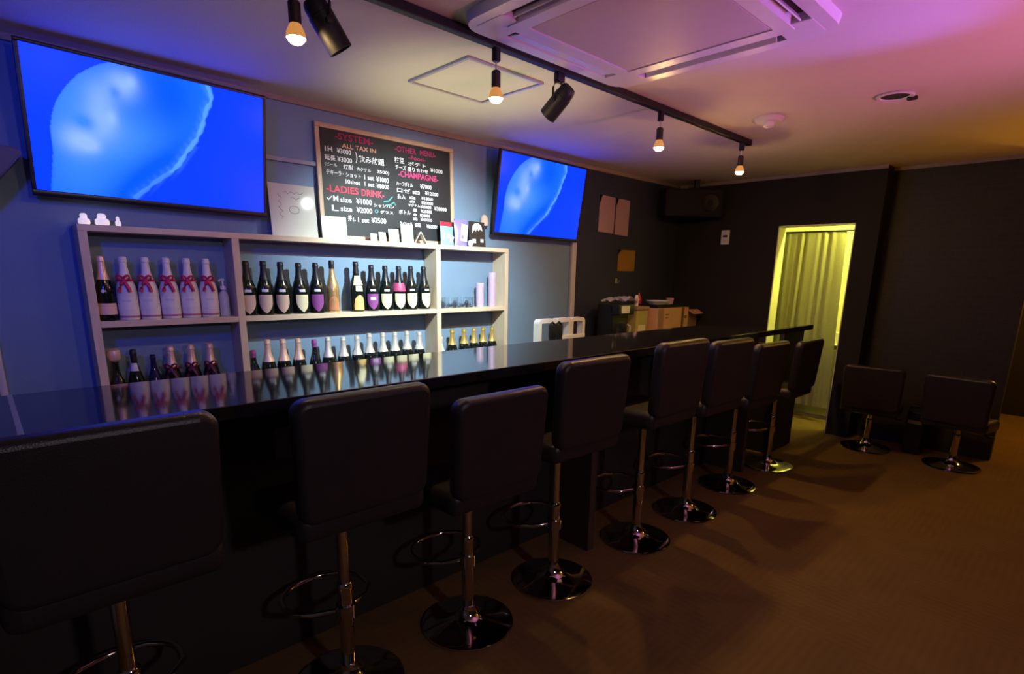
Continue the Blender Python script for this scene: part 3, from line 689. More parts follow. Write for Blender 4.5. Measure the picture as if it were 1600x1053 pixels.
# ------------------------------------------------------------------ on top of the shelf
for i, (x, hh, rr, lab) in enumerate([(0.415, 0.052, 0.024, 'glowing white ornament at the left end of the shelf top'), (0.485, 0.056, 0.030, 'wider glowing white ornament between the other two under the large television'), (0.548, 0.046, 0.012, 'thin glowing white ornament, rightmost of the three under the large television')]):
    o = obj('ceramic_ornament', lathe([(0, 0), (rr*0.8, 0), (rr, hh*0.15), (rr*0.95, hh*0.45), (rr*0.55, hh*0.62), (rr*0.62, hh*0.8), (rr*0.4, hh*0.97), (0, hh)], 20), M_glow, None, (x, 3.42, ZT))
    tag(o, lab, 'ornament', 'white ornaments on the shelf top')
# glossy sign board
sg = thing('sign_board', 'glossy cream sign board with faint drawing, leaning left of the chalkboard', 'sign', (1.432, 3.44, ZT), (math.radians(-5), 0, 0))
obj('board_panel', box((0, 0, 0.150), (0.278, 0.006, 0.300), 0.002), M_gloss, sg)
b_ = bmesh.new()
add_tube(b_, [(-0.075+0.012*math.sin(k*1.9), -0.0034, 0.10+k*0.011) for k in range(14)], 0.0016, 5)
add_tube(b_, [(0.005+0.030*math.cos(a), -0.0034, 0.155+0.022*math.sin(a)) for a in [2*PI*k/16 for k in range(16)]], 0.0016, 5, True)
add_tube(b_, [(-0.05+k*0.013, -0.0034, 0.252+0.008*math.sin(k*2.3)) for k in range(10)], 0.0016, 5)
add_tube(b_, [(-0.01+k*0.011, -0.0034, 0.222+0.008*math.sin(k*1.7)) for k in range(6)], 0.0016, 5)
obj('pen_drawing', b_, M_graytxt, sg)
sg2 = thing('acrylic_stand', 'frosted acrylic holder standing before the left corner of the chalkboard', 'holder', (1.665, 3.425, ZT))
obj('front_plate', box((0, -0.012, 0.068), (0.166, 0.004, 0.134), 0.002, rot=(-0.08, 0, 0)), M_acrylic, sg2)
obj('card', box((0, -0.004, 0.062), (0.156, 0.003, 0.120), 0.001, rot=(-0.08, 0, 0)), mat('pale_green_card', (0.42, 0.52, 0.50), 0.5, noise=0.08), sg2)
obj('foot', box((0, 0.004, 0.003), (0.166, 0.06, 0.006), 0.002), M_acrylic, sg2)
for x, ww, hh, m, lab in ((1.945, 0.048, 0.050, M_lilacp, 'small dull lilac card standing left of the white cards'), (2.010, 0.052, 0.062, M_paper, 'small white card standing in the middle of three cards'), (2.098, 0.080, 0.088, M_paper, 'larger white card with green print, right of the small white card')):
    cd = thing('table_card', lab, 'card', (x, 3.425, ZT), (-0.12, 0, 0), 'small cards before the chalkboard')
    obj('card_sheet', box((0, 0, hh/2), (ww, 0.004, hh), 0.001), m, cd)
    obj('card_print', box((0, -0.0025, hh*0.55), (ww*0.7, 0.001, hh*0.4)), mat('pale_green_print', (0.5, 0.72, 0.64), 0.6, noise=0.3, nscale=60) if ww > 0.06 else M_inkpale, cd)
    obj('prop', box((0, 0.013, hh*0.28), (ww*0.5, 0.003, hh*0.56), 0.001, rot=(0.4, 0, 0)), m, cd)
cp = thing('photo_card', 'clear photo card with pale print, left of the white tent card', 'card', (2.205, 3.425, ZT), (-0.10, 0, 0))
obj('acrylic_plate', box((0, 0, 0.062), (0.098, 0.005, 0.124), 0.002), M_acrylic, cp)
obj('photo', box((-0.005, -0.0035, 0.026), (0.082, 0.001, 0.046)), M_paper, cp)
tc_ = thing('tent_card', 'white folded tent card standing before the lower middle of the chalkboard', 'card', (2.300, 3.42, ZT), (0, 0, -0.35))
for s, nm in ((-1, 'left_flap'), (1, 'right_flap')):
    obj(nm, box((s*0.022, 0, 0.041), (0.004, 0.075, 0.088), 0.001, rot=(0, -s*0.50, 0)), M_paper, tc_)
# three printed pieces right of the board
pc = thing('snack_pouch', 'teal pouch with red top standing at the right corner of the chalkboard', 'pouch', (2.540, 3.42, ZT), (-0.08, 0, 0))
def pouch(w_, h_):
    b_ = bmesh.new(); NX, NZ = 10, 12
    for sgn in (-1, 1):
        g = []
        for j in range(NZ+1):
            row = []
            for i in range(NX+1):
                u, v = i/NX, j/NZ; bulge = 0.022*(math.sin(PI*u)**0.6)*(1-v**3)*(0.35+0.65*min(1, (v+0.2)*2))
                row.append(b_.verts.new(((u-0.5)*w_*(1-0.06*math.sin(PI*v)), sgn*(bulge+0.0008), v*h_)))
            g.append(row)
        for j in range(NZ):
            for i in range(NX): b_.faces.new((g[j][i], g[j][i+1], g[j+1][i+1], g[j+1][i]))
    bmesh.ops.remove_doubles(b_, verts=b_.verts[:], dist=0.0018)
    return b_
obj('pouch_body', pouch(0.118, 0.135), M_teal, pc)
obj('red_header', box((-0.004, 0, 0.150), (0.104, 0.004, 0.030), 0.001), M_red, pc)
obj('print_blob', box((0.012, -0.020, 0.050), (0.055, 0.004, 0.05), 0.0015, rot=(0.1, 0.5, 0)), mat('pale_teal_print', (0.55, 0.78, 0.76), 0.5, noise=0.2, nscale=50), pc)
pp = thing('snack_pouch', 'purple pouch with pale lilac panel between the teal pouch and black poster card', 'pouch', (2.668, 3.42, ZT), (-0.06, 0, 0))
obj('pouch_body', pouch(0.125, 0.192), M_purplebag, pp)
obj('lilac_panel', box((0.018, -0.019, 0.095), (0.062, 0.004, 0.125), 0.0015, rot=(0.0, 0.12, 0)), M_lilacp, pp)
o = obj('small_badge', lathe([(0, 0), (0.022, 0), (0.024, 0.006), (0.018, 0.012), (0, 0.013)], 18, T((0, 0, 0.024), (PI/2, 0, 0))), M_lilacp, None, (2.730, 3.392, ZT))
tag(o, 'small round pale badge in front of the purple pouch', 'badge')
bp_ = thing('poster_card', 'black card with grey printed shape, rightmost on the shelf top', 'card', (2.842, 3.435, ZT), (-0.10, 0, 0))
obj('card_panel', box((0, 0, 0.095), (0.155, 0.006, 0.190), 0.002), M_posterblk, bp_)
b_ = bmesh.new(); add_prism(b_, [(-0.05, 0.10), (-0.045, 0.155), (-0.02, 0.178), (0.02, 0.178), (0.045, 0.160), (0.052, 0.12), (0.03, 0.135), (0.012, 0.12), (0.0, 0.14), (-0.014, 0.115), (-0.028, 0.13)], 0.001, Matrix.Translation((0, -0.003, 0)) @ XZ)
obj('grey_print', b_, M_posterwh, bp_)
b_ = bmesh.new(); add_box(b_, (-0.035, -0.0035, 0.045), (0.035, 0.001, 0.03)); add_box(b_, (0.042, -0.0035, 0.05), (0.03, 0.001, 0.025))
obj('white_print', b_, M_posterwh, bp_)
o = obj('wall_charm', lathe([(0, 0), (0.028, 0.004), (0.034, 0.03), (0.028, 0.065), (0.014, 0.085), (0, 0.088)], 16), mat('peach_plush', (0.72, 0.48, 0.40), 0.7, noise=0.1), None, (2.955, 3.494, 1.845))
tag(o, 'small peach charm on the wall at the left edge of the right television', 'charm')

# ------------------------------------------------------------------ chalkboard with its lettering
cb = thing('chalkboard', 'wood framed chalkboard menu with white and red lettering on the shelf', 'chalkboard', (2.137, 3.500, ZT), (math.radians(-1.2), 0, 0))
BW, BH = 1.045, 0.688
obj('board_panel', box((0, 0, BH/2), (BW-0.03, 0.010, BH-0.03)), M_board, cb)
for c, s in (((0, -0.004, BH-0.014), (BW, 0.022, 0.028)), ((0, -0.004, 0.014), (BW, 0.022, 0.028)), ((BW/2-0.014, -0.004, BH/2), (0.028, 0.0215, BH-0.056)), ((-BW/2+0.014, -0.004, BH/2), (0.028, 0.0215, BH-0.056))):
    obj('frame_rail', box(c, s, 0.003), M_oak, cb)
LINES = [  # text, x left, x right, baseline z, cap height, material
    ('-SYSTEM-', 1.745, 2.010, 2.288, .040, M_chalkd), ('ALL TAX IN', 1.790, 2.030, 2.244, .026, M_chalko),
    ('1H', 1.675, 1.724, 2.208, .030, M_chalkw), ('¥3000', 1.754, 1.850, 2.207, .030, M_chalkw),
    ('延長', 1.670, 1.742, 2.157, .032, M_chalkw), ('¥3000', 1.754, 1.854, 2.158, .030, M_chalkw), (')', 1.878, 1.892, 2.165, .066, M_chalkw),
    ('飲み放題', 1.900, 2.088, 2.172, .045, M_chalkw),
    ('(ビール', 1.668, 1.750, 2.120, .024, M_chalkw), ('焼酎', 1.792, 1.860, 2.118, .028, M_chalkw), ('カクテル', 1.884, 1.985, 2.120, .022, M_chalkw), ('3500)', 2.030, 2.122, 2.118, .026, M_chalkw),
    ('テキーラ', 1.676, 1.775, 2.072, .030, M_chalkw), ('・ショット', 1.785, 1.910, 2.072, .028, M_chalkw), ('1 set', 1.935, 2.006, 2.072, .030, M_chalkw), ('¥1000', 2.022, 2.116, 2.068, .034, M_chalkw),
    ('10shot', 1.802, 1.903, 2.031, .027, M_chalkw), ('1 set', 1.935, 2.006, 2.031, .028, M_chalkw), ('¥8000', 2.022, 2.116, 2.028, .030, M_chalkw),
    ('-LADIES', 1.668, 1.888, 1.970, .042, M_chalkr), ('DRINK-', 1.909, 2.076, 1.968, .042, M_chalkr),
    ('✓M', 1.665, 1.745, 1.915, .036, M_chalkw), ('size', 1.756, 1.836, 1.915, .030, M_chalkw), ('¥1000', 1.867, 1.981, 1.914, .036, M_chalkw),
    ('L', 1.697, 1.742, 1.857, .036, M_chalkw), ('size', 1.756, 1.836, 1.860, .030, M_chalkw), ('¥2000', 1.866, 1.980, 1.860, .034, M_chalkw),
    ('・瓶', 1.768, 1.856, 1.800, .040, M_chalkw), ('1 set', 1.874, 1.954, 1.800, .030, M_chalkw), ('¥2500', 1.971, 2.082, 1.802, .036, M_chalkw),
    ('シャンパン', 1.995, 2.150, 1.906, .024, M_chalkw), ('○', 2.000, 2.026, 1.868, .022, M_chalkt), ('グラス', 2.040, 2.141, 1.868, .020, M_chalkw),
    ('-OTHER', 2.173, 2.343, 2.281, .038, M_chalkd), ('MENU-', 2.375, 2.508, 2.284, .036, M_chalkd), ('-Food-', 2.280, 2.419, 2.245, .025, M_chalkd),
    ('枝豆', 2.167, 2.243, 2.208, .038, M_chalkw), ('ポテト', 2.274, 2.423, 2.205, .026, M_chalkw), ('チーズ', 2.173, 2.257, 2.167, .032, M_chalkw), ('盛り', 2.268, 2.328, 2.167, .030, M_chalkw), ('合わせ', 2.340, 2.438, 2.170, .026, M_chalkw), ('¥1000', 2.460, 2.566, 2.184, .028, M_chalkw),
    ('-CHAMPAGNE-', 2.192, 2.526, 2.122, .040, M_chalkp),
    ('ハーフボトル', 2.175, 2.306, 2.063, .028, M_chalkw), ('¥7000', 2.367, 2.465, 2.064, .030, M_chalkw),
    ('ロゼ', 2.178, 2.285, 2.020, .030, M_chalkw), ('白', 2.305, 2.361, 2.020, .024, M_chalkw), ('¥12000', 2.407, 2.523, 2.024, .026, M_chalkw),
    ('瓶入', 2.181, 2.244, 1.977, .032, M_chalkw), ('白', 2.275, 2.324, 1.984, .020, M_chalkw), ('¥18000', 2.375, 2.474, 1.988, .022, M_chalkw),
    ('赤', 2.275, 2.324, 1.958, .020, M_chalkw), ('¥20000', 2.374, 2.474, 1.958, .022, M_chalkw), ('マグナム', 2.263, 2.363, 1.935, .018, M_chalkw), ('¥35000', 2.364, 2.458, 1.931, .020, M_chalkw), ('¥38000', 2.484, 2.593, 1.925, .028, M_chalkw),
    ('黒', 2.300, 2.335, 1.902, .020, M_chalkw), ('¥25000', 2.368, 2.462, 1.900, .022, M_chalkw),
    ('金', 2.300, 2.335, 1.872, .020, M_chalkw), ('¥30000', 2.357, 2.445, 1.870, .022, M_chalkw), ('ボトル', 2.187, 2.281, 1.877, .030, M_chalkw),
    ('白', 2.300, 2.335, 1.844, .020, M_chalkw), ('¥45000', 2.361, 2.461, 1.843, .022, M_chalkw),
    ('スペシャル', 2.190, 2.294, 1.799, .028, M_chalkw), ('各', 2.309, 2.371, 1.799, .028, M_chalkw), ('¥50000', 2.412, 2.514, 1.797, .026, M_chalkw)]
tmp = []
for s, x0, x1, z, cap, m in LINES:
    cu = bpy.data.curves.new('t', 'FONT'); cu.body = s; cu.size = 1.0; cu.offset = 0.016; cu.resolution_u = 3; cu.fill_mode = 'FRONT'
    to = bpy.data.objects.new('t', cu); C.objects.link(to); tmp.append(to)
bpy.context.view_layer.update()
dg = bpy.context.evaluated_depsgraph_get()
SL = math.tan(math.radians(1.2))
for to, (s, x0, x1, z, cap, m) in zip(tmp, LINES):
    me = bpy.data.meshes.new_from_object(to.evaluated_get(dg)); me.name = 'lettering'
    if not me.vertices: continue
    xs = [v.co.x for v in me.vertices]; ys = [v.co.y for v in me.vertices]
    kx = (x1-x0)/max(1e-6, max(xs)-min(xs)); ky = cap/max(1e-6, max(ys)-min(ys)); xm, ym = min(xs), min(ys)
    ky = min(ky, kx*2.2) if s not in (')', '1H', 'L') else ky
    for v in me.vertices: v.co = ((v.co.x-xm)*kx, 0, (v.co.y-ym)*ky)
    me.materials.clear(); me.materials.append(m)
    obj('lettering', me, None, cb, (x0-2.137, -0.0062, z-ZT))
for to in tmp:
    cu = to.data; bpy.data.objects.remove(to); bpy.data.curves.remove(cu)
b_ = bmesh.new()                               # teal chalk flourish beside LADIES DRINK
add_tube(b_, [(2.07-2.137, -0.0062, 1.945-ZT), (2.11-2.137, -0.0062, 1.955-ZT), (2.14-2.137, -0.0062, 1.985-ZT)], 0.004, 5)
add_tube(b_, [(2.085-2.137, -0.0062, 1.925-ZT), (2.12-2.137, -0.0062, 1.93-ZT), (2.15-2.137, -0.0062, 1.95-ZT), (2.16-2.137, -0.0062, 1.93-ZT)], 0.004, 5)
obj('chalk_flourish', b_, M_chalkt, cb)

# ------------------------------------------------------------------ back wall fittings
o = obj('cable_conduit', span(4.025, 4.085, YB-0.035, YB-0.001, 0.885, 1.93, 0.006), M_conduit); tag(o, 'pale vertical cable conduit on the wall below the right television', 'conduit')
o = obj('cable_conduit', span(1.20, 1.63, YB-0.022, YB-0.001, 2.110, 2.136, 0.004), mat('painted_conduit', (0.30, 0.33, 0.42), 0.5, noise=0.05)); tag(o, 'thin horizontal cable conduit between the large television and chalkboard', 'conduit')
def sheet(x0, x1, z0, z1, m, lab, rot=0.0):
    n_ = bmesh.new(); NX = 6
    rows = []
    for j in range(5):
        rows.append([n_.verts.new(((i/NX-0.5)*(x1-x0), -0.004-0.006*(1-j/4)**2*math.sin(PI*i/NX), (j/4-0.5)*(z1-z0))) for i in range(NX+1)])
    for j in range(4):
        for i in range(NX): n_.faces.new((rows[j][i], rows[j][i+1], rows[j+1][i+1], rows[j+1][i]))
    bmesh.ops.solidify(n_, geom=n_.faces[:], thickness=0.0012)
    o = obj('wall_notice', n_, m, None, ((x0+x1)/2, YB-0.001, (z0+z1)/2), (0, rot, 0)); tag(o, lab, 'paper', 'paper notices on the back wall'); return o
sheet(4.428, 4.672, 1.895, 2.236, M_pinkpap, 'left pink paper notice of the pair on the back wall', 0.03)
sheet(4.690, 4.915, 1.882, 2.230, M_pinkpap, 'right pink paper notice of the pair on the back wall', 0.03)
sheet(4.768, 5.065, 1.530, 1.742, M_orangepap, 'orange paper notice below the pink pair on the back wall')
hk = thing('wall_hook', 'small metal hook on the back wall under the orange notice', 'hook', (4.76, YB, 1.43))
obj('plate', box((0, -0.004, 0), (0.03, 0.006, 0.05), 0.002), M_steel, hk)
b_ = bmesh.new(); add_tube(b_, [(0, -0.006, -0.01), (0, -0.03, -0.022), (0, -0.042, -0.008), (0, -0.042, 0.008)], 0.004, 8); obj('prong', b_, M_steel, hk)

# ------------------------------------------------------------------ right wall fittings
ip = thing('wall_switch_panel', 'white intercom panel on the dark right wall beside the doorway', 'switch', (XR, 2.932, 1.903))
obj('face_plate', box((-0.009, 0, 0), (0.018, 0.092, 0.148), 0.004), M_white, ip)
obj('dark_display', box((-0.0185, 0, 0.012), (0.003, 0.05, 0.022), 0.001), M_blackplas, ip)
obj('key', box((-0.019, 0, -0.038), (0.004, 0.04, 0.024), 0.001), M_ac, ip)
sp = thing('corner_speaker', 'black speaker box hung in the ceiling corner right of the paper notices', 'speaker', (5.53, 3.19, 2.23), (0, 0, math.radians(-42)))
M_matt = mat('matt_black_cloth', (0.006, 0.006, 0.008), 0.85, noise=0.1)
obj('cabinet', box((0, 0, 0), (0.60, 0.24, 0.27), 0.012), M_matt, sp)
obj('grille', box((0, -0.123, 0), (0.56, 0.008, 0.23), 0.003), M_matt, sp)
obj('cone', lathe([(0.02, 0), (0.07, 0.004), (0.085, 0.010), (0.088, 0.004), (0.02, -0.004)], 24, T((0.16, -0.126, 0), (PI/2, 0, 0))), M_blackmet, sp)
obj('bracket', box((0.05, 0, 0.19), (0.05, 0.05, 0.10), 0.004), M_blackmet, sp)
wp = thing('angled_wall_box', 'grey angled box on the wall left of the large television', 'speaker', (0.10, 3.40, 1.93), (0, 0, 0))
b_ = bmesh.new(); add_prism(b_, [(-0.32, 0.07), (0.115, 0.045), (0.125, 0.025), (-0.02, -0.16), (-0.32, -0.16)], 0.20, Matrix.Translation((0, 0.125, 0)) @ XZ, 0.006)
obj('cabinet', b_, mat('grey_speaker_shell', (0.10, 0.09, 0.13), 0.5, noise=0.1), wp)
obj('wall_mount', box((-0.06, 0.122, -0.04), (0.12, 0.012, 0.10), 0.003), M_blackmet, wp)

# ------------------------------------------------------------------ bar counter
CZ = 1.10
bar = thing('bar_counter', 'long black bar counter with a glossy top in front of the bottle shelf', 'counter', (2.3, 2.0, 0))
b_ = bmesh.new()
add_prism(b_, [(-0.78, 1.732), (5.262, 1.738), (5.262, 1.775), (4.43, 1.79), (4.36, 2.298), (-0.78, 2.295)], 0.042, Matrix.Translation((-2.3, -2.0, CZ-0.042)), 0.003)
obj('countertop', b_, M_top, bar)
part_span(bar, 'front_panel', -0.78, 4.78, 2.05, 2.09, 0.0, CZ-0.043, M_panel)
part_span(bar, 'end_panel', 4.80, 5.235, 1.80, 1.84, 0.0, CZ-0.043, M_panel)
part_span(bar, 'return_panel', 4.76, 4.80, 1.80, 2.09, 0.0, 0.95, M_panel)
for x in (2.232, 4.115): part_span(bar, 'support_rib', x, x+0.05, 1.745, 2.05, 0.0, CZ-0.043, M_rib)
part_span(bar, 'grey_plate', 0.715, 0.785, 2.042, 2.05, 0.80, 0.92, mat('plate_grey', (0.10, 0.10, 0.11), 0.4, noise=0.05), 0.002)  # small grey plate on the front panel
part_span(bar, 'seam_strip', 0.022, 0.034, 1.734, 2.292, CZ-0.002, CZ+0.0012, M_steel, 0.0004)

# behind the bar on the right: back counter with its things
bc = thing('back_counter', 'low dark back counter behind the bar, under the cardboard box', 'counter', (4.5, 3.2, 0))
part_span(bc, 'worktop', 3.14, 5.84, 2.90, 3.52, 0.85, 0.88, M_panel)
part_span(bc, 'cabinet_body', 3.16, 5.82, 2.96, 3.52, 0.06, 0.85, M_wall_dk)
for k in range(4):
    dr = part_span(bc, 'cabinet_door', 3.18+k*0.66, 3.18+k*0.66+0.64, 2.94, 2.96, 0.10, 0.83, M_panel)
BZ = 0.8805
wr = thing('plastic_rack', 'white plastic rack of rounded square openings behind the bar', 'rack', (3.31, 2.975, BZ))
b_ = bmesh.new()
def frame_ring(b_, cx, cz, w_, h_, r, t):
    outer = rrect(w_, h_, r, 5); inner = rrect(w_-2*t, h_-2*t, max(0.004, r-t), 5); n = len(outer)
    for (yy, sgn) in ((-0.03, 1), (0.03, -1)):
        pass
    A = [[b_.verts.new((cx+x, y_, cz+z)) for x, z in P] for P, y_ in ((outer, -0.03), (inner, -0.03), (inner, 0.03), (outer, 0.03))]
    for a, c in zip(A, A[1:]+A[:1]):
        for i in range(n): b_.faces.new((a[i], a[(i+1) % n], c[(i+1) % n], c[i]))
frame_ring(b_, -0.165, 0.135, 0.21, 0.27, 0.035, 0.030); obj('left_frame', b_, M_white, wr)
b_ = bmesh.new(); frame_ring(b_, 0.020, 0.145, 0.165, 0.25, 0.02, 0.030); obj('middle_frame', b_, M_white, wr)
b_ = bmesh.new(); frame_ring(b_, 0.185, 0.145, 0.175, 0.25, 0.035, 0.030); obj('right_frame', b_, M_white, wr)
obj('base_bar', box((0.02, 0, 0.012), (0.58, 0.09, 0.022), 0.005), M_white, wr)
obj('front_ledge', box((0.06, -0.032, 0.112), (0.42, 0.012, 0.05), 0.004), M_white, wr)
gv = thing('rubber_glove_pair', 'black gloves hanging on the left frame of the white rack', 'gloves', (3.185, 2.925, BZ))
for s, x, nm in ((1, -0.018, 'left_glove'), (-1, 0.055, 'right_glove')):
    b_ = bmesh.new(); add_box(b_, (x, 0, 0.175), (0.075, 0.022, 0.105), 0.010)
    for k, (dx, ln) in enumerate(((-0.027, 0.06), (-0.009, 0.075), (0.009, 0.07), (0.027, 0.055))):
        add_tube(b_, [(x+dx, 0, 0.135), (x+dx*1.2, -0.004, 0.135-ln*0.55), (x+dx*1.25, -0.006, 0.135-ln)], 0.0085, 7)
    add_tube(b_, [(x+s*0.032, 0, 0.17), (x+s*0.055, -0.005, 0.15), (x+s*0.062, -0.008, 0.125)], 0.009, 7)
    add_tube(b_, [(x-0.03, 0, 0.225), (x, 0, 0.245), (x+0.03, 0, 0.225)], 0.010, 7)
    obj(nm, b_, M_blackmet, gv)
# coffee maker like black appliance
cm = thing('coffee_machine', 'black appliance with a white front label left of the cardboard box', 'appliance', (4.42, 3.26, BZ))
b_ = bmesh.new(); add_box(b_, (0, 0.03, 0.17), (0.26, 0.18, 0.34), 0.012); add_box(b_, (0, -0.08, 0.29), (0.26, 0.10, 0.10), 0.010); add_box(b_, (0, -0.08, 0.02), (0.26, 0.10, 0.04), 0.008)
obj('housing', b_, M_blackplas, cm)
obj('front_label', box((-0.02, -0.1315, 0.292), (0.13, 0.003, 0.07), 0.001), M_white, cm)
obj('jug', lathe([(0, 0.042), (0.045, 0.042), (0.052, 0.06), (0.048, 0.13), (0.035, 0.16), (0.03, 0.162), (0, 0.162)], 20, T((0.0, -0.085, 0))), M_clear, cm)
b_ = bmesh.new(); add_tube(b_, [(0.05, -0.11, 0.15), (0.075, -0.125, 0.13), (0.075, -0.125, 0.08), (0.05, -0.11, 0.065)], 0.007, 8); obj('jug_handle', b_, M_white, cm)
tp = thing('tea_towel', 'crumpled pale towel lying on the black appliance', 'towel', (4.50, 3.27, BZ+0.366))
b_ = bmesh.new(); NX, NY = 14, 10; g = []
for j in range(NY+1):
    g.append([b_.verts.new(((i/NX-0.5)*0.36, (j/NY-0.5)*0.20, 0.012+0.022*math.sin(i*0.9+j*0.5)*math.sin(j*0.8+1)+0.018*math.exp(-((i-8)**2)/9))) for i in range(NX+1)])
for j in range(NY):
    for i in range(NX): b_.faces.new((g[j][i], g[j][i+1], g[j+1][i+1], g[j+1][i]))
bmesh.ops.solidify(b_, geom=b_.faces[:], thickness=0.006); obj('cloth', b_, M_paper, tp)
yb = thing('condiment_caddy', 'olive and yellow caddy between the black appliance and the cardboard box', 'caddy', (4.69, 3.23, BZ))
obj('body', box((0, 0, 0.14), (0.19, 0.20, 0.28), 0.012), M_yellowp, yb)
obj('front_card', box((-0.01, -0.102, 0.07), (0.12, 0.004, 0.13), 0.001), M_cream, yb)
obj('top_tray', box((0, -0.01, 0.297), (0.205, 0.20, 0.032), 0.006), M_card_dk, yb)
cx_ = thing('cardboard_box', 'large brown cardboard box with printed side on the back counter', 'box', (5.16, 3.25, BZ))
obj('carton', box((0, 0, 0.145), (0.60, 0.36, 0.29), 0.003), M_card, cx_)
obj('side_flap', box((-0.24, -0.182, 0.145), (0.10, 0.004, 0.285), 0.001), M_card_dk, cx_)
obj('tape', box((0.18, -0.182, 0.15), (0.045, 0.003, 0.28)), M_tape, cx_)
b_ = bmesh.new(); add_box(b_, (-0.12, -0.1825, 0.225), (0.06, 0.002, 0.014)); add_box(b_, (-0.125, -0.1825, 0.195), (0.045, 0.002, 0.012)); add_box(b_, (0.24, -0.1825, 0.19), (0.05, 0.002, 0.03))
obj('printed_mark', b_, M_tape, cx_)
c2 = thing('cardboard_box', 'smaller brown cardboard box right of the large one', 'box', (5.63, 3.28, BZ))
obj('carton', box((0, 0, 0.125), (0.28, 0.28, 0.25), 0.003), M_card_dk, c2)
obj('open_flap', box((0.05, -0.17, 0.232), (0.22, 0.09, 0.004), 0.001, rot=(0.5, 0, 0)), M_card, c2)
tb = thing('baking_tray', 'black tray on the large cardboard box, holding a white dish', 'tray', (5.16, 3.25, BZ+0.291))
b_ = bmesh.new(); add_box(b_, (0, 0, 0.005), (0.52, 0.30, 0.010), 0.003)
for c, s in (((0, 0.148, 0.02), (0.52, 0.008, 0.03)), ((0, -0.148, 0.02), (0.52, 0.008, 0.03)), ((0.257, 0, 0.02), (0.008, 0.30, 0.03)), ((-0.257, 0, 0.02), (0.008, 0.30, 0.03))): add_box(b_, c, s, 0.002)
obj('tray_body', b_, M_blackplas, tb)
dsh = obj('white_dish', lathe([(0, 0), (0.07, 0), (0.085, 0.01), (0.125, 0.055), (0.12, 0.058), (0.08, 0.018), (0, 0.014)], 28), M_white, None, (5.09, 3.22, BZ+0.302)); tag(dsh, 'white dish on the black tray above the cardboard box', 'dish')
cup = thing('paper_cup', 'pink mug at the right side of the black tray', 'cup', (5.35, 3.24, BZ+0.302))
obj('cup_body', lathe([(0, 0), (0.032, 0), (0.042, 0.075), (0.044, 0.080), (0.039, 0.078), (0.030, 0.006), (0, 0.006)], 22), mat('pink_ceramic', (0.62, 0.40, 0.40), 0.4, noise=0.05), cup)
b_ = bmesh.new(); add_tube(b_, [(0.038, 0, 0.062), (0.062, 0, 0.055), (0.062, 0, 0.03), (0.034, 0, 0.022)], 0.005, 8); obj('cup_handle', b_, mat('pink_ceramic', (0, 0, 0)), cup)
rbt = thing('red_bottle', 'red sauce bottle behind the white dish on the tray', 'bottle', (4.945, 3.36, BZ+0.302))
obj('bottle_body', lathe([(0, 0), (0.026, 0), (0.028, 0.005), (0.028, 0.075), (0.012, 0.10), (0, 0.10)], 18), M_red, rbt)
obj('nozzle', lathe([(0, 0.098), (0.013, 0.098), (0.012, 0.11), (0.004, 0.135), (0, 0.136)], 14), M_red, rbt)
o = obj('salt_shaker', lathe([(0, 0), (0.02, 0), (0.022, 0.06), (0.018, 0.085), (0.020, 0.088), (0.014, 0.105), (0, 0.108)], 18), M_paper, None, (4.70, 3.22, BZ+0.3145)); tag(o, 'pale shaker standing on the olive caddy', 'shaker')

# ------------------------------------------------------------------ bar stools
def back_mesh():
    b_ = bmesh.new(); W_, H_, TH_ = 0.455, 0.385, 0.058
    add_prism(b_, rrect(W_, H_, 0.045, 6), TH_, Matrix.Translation((0, TH_/2, 0)) @ XZ)
    es = [e for e in b_.edges if len(e.link_faces) == 2 and e.calc_face_angle(0) > 1.2]
    bmesh.ops.bevel(b_, geom=es, offset=0.020, segments=4, affect='EDGES', profile=0.5, clamp_overlap=True)
    for v in b_.verts:
        v.co.y += 0.35*v.co.x**2                       # hollowed towards the sitter
        v.co.x *= 1 - 0.10*max(0, -v.co.z/H_)
    return b_
def seat_mesh():
    b_ = bmesh.new(); add_box(b_, (0, 0, 0), (0.445, 0.40, 0.095), 0.034, 5)
    for v in b_.verts: v.co.z -= 0.03*(v.co.y/0.2)**2 if v.co.y > 0 else 0
    return b_
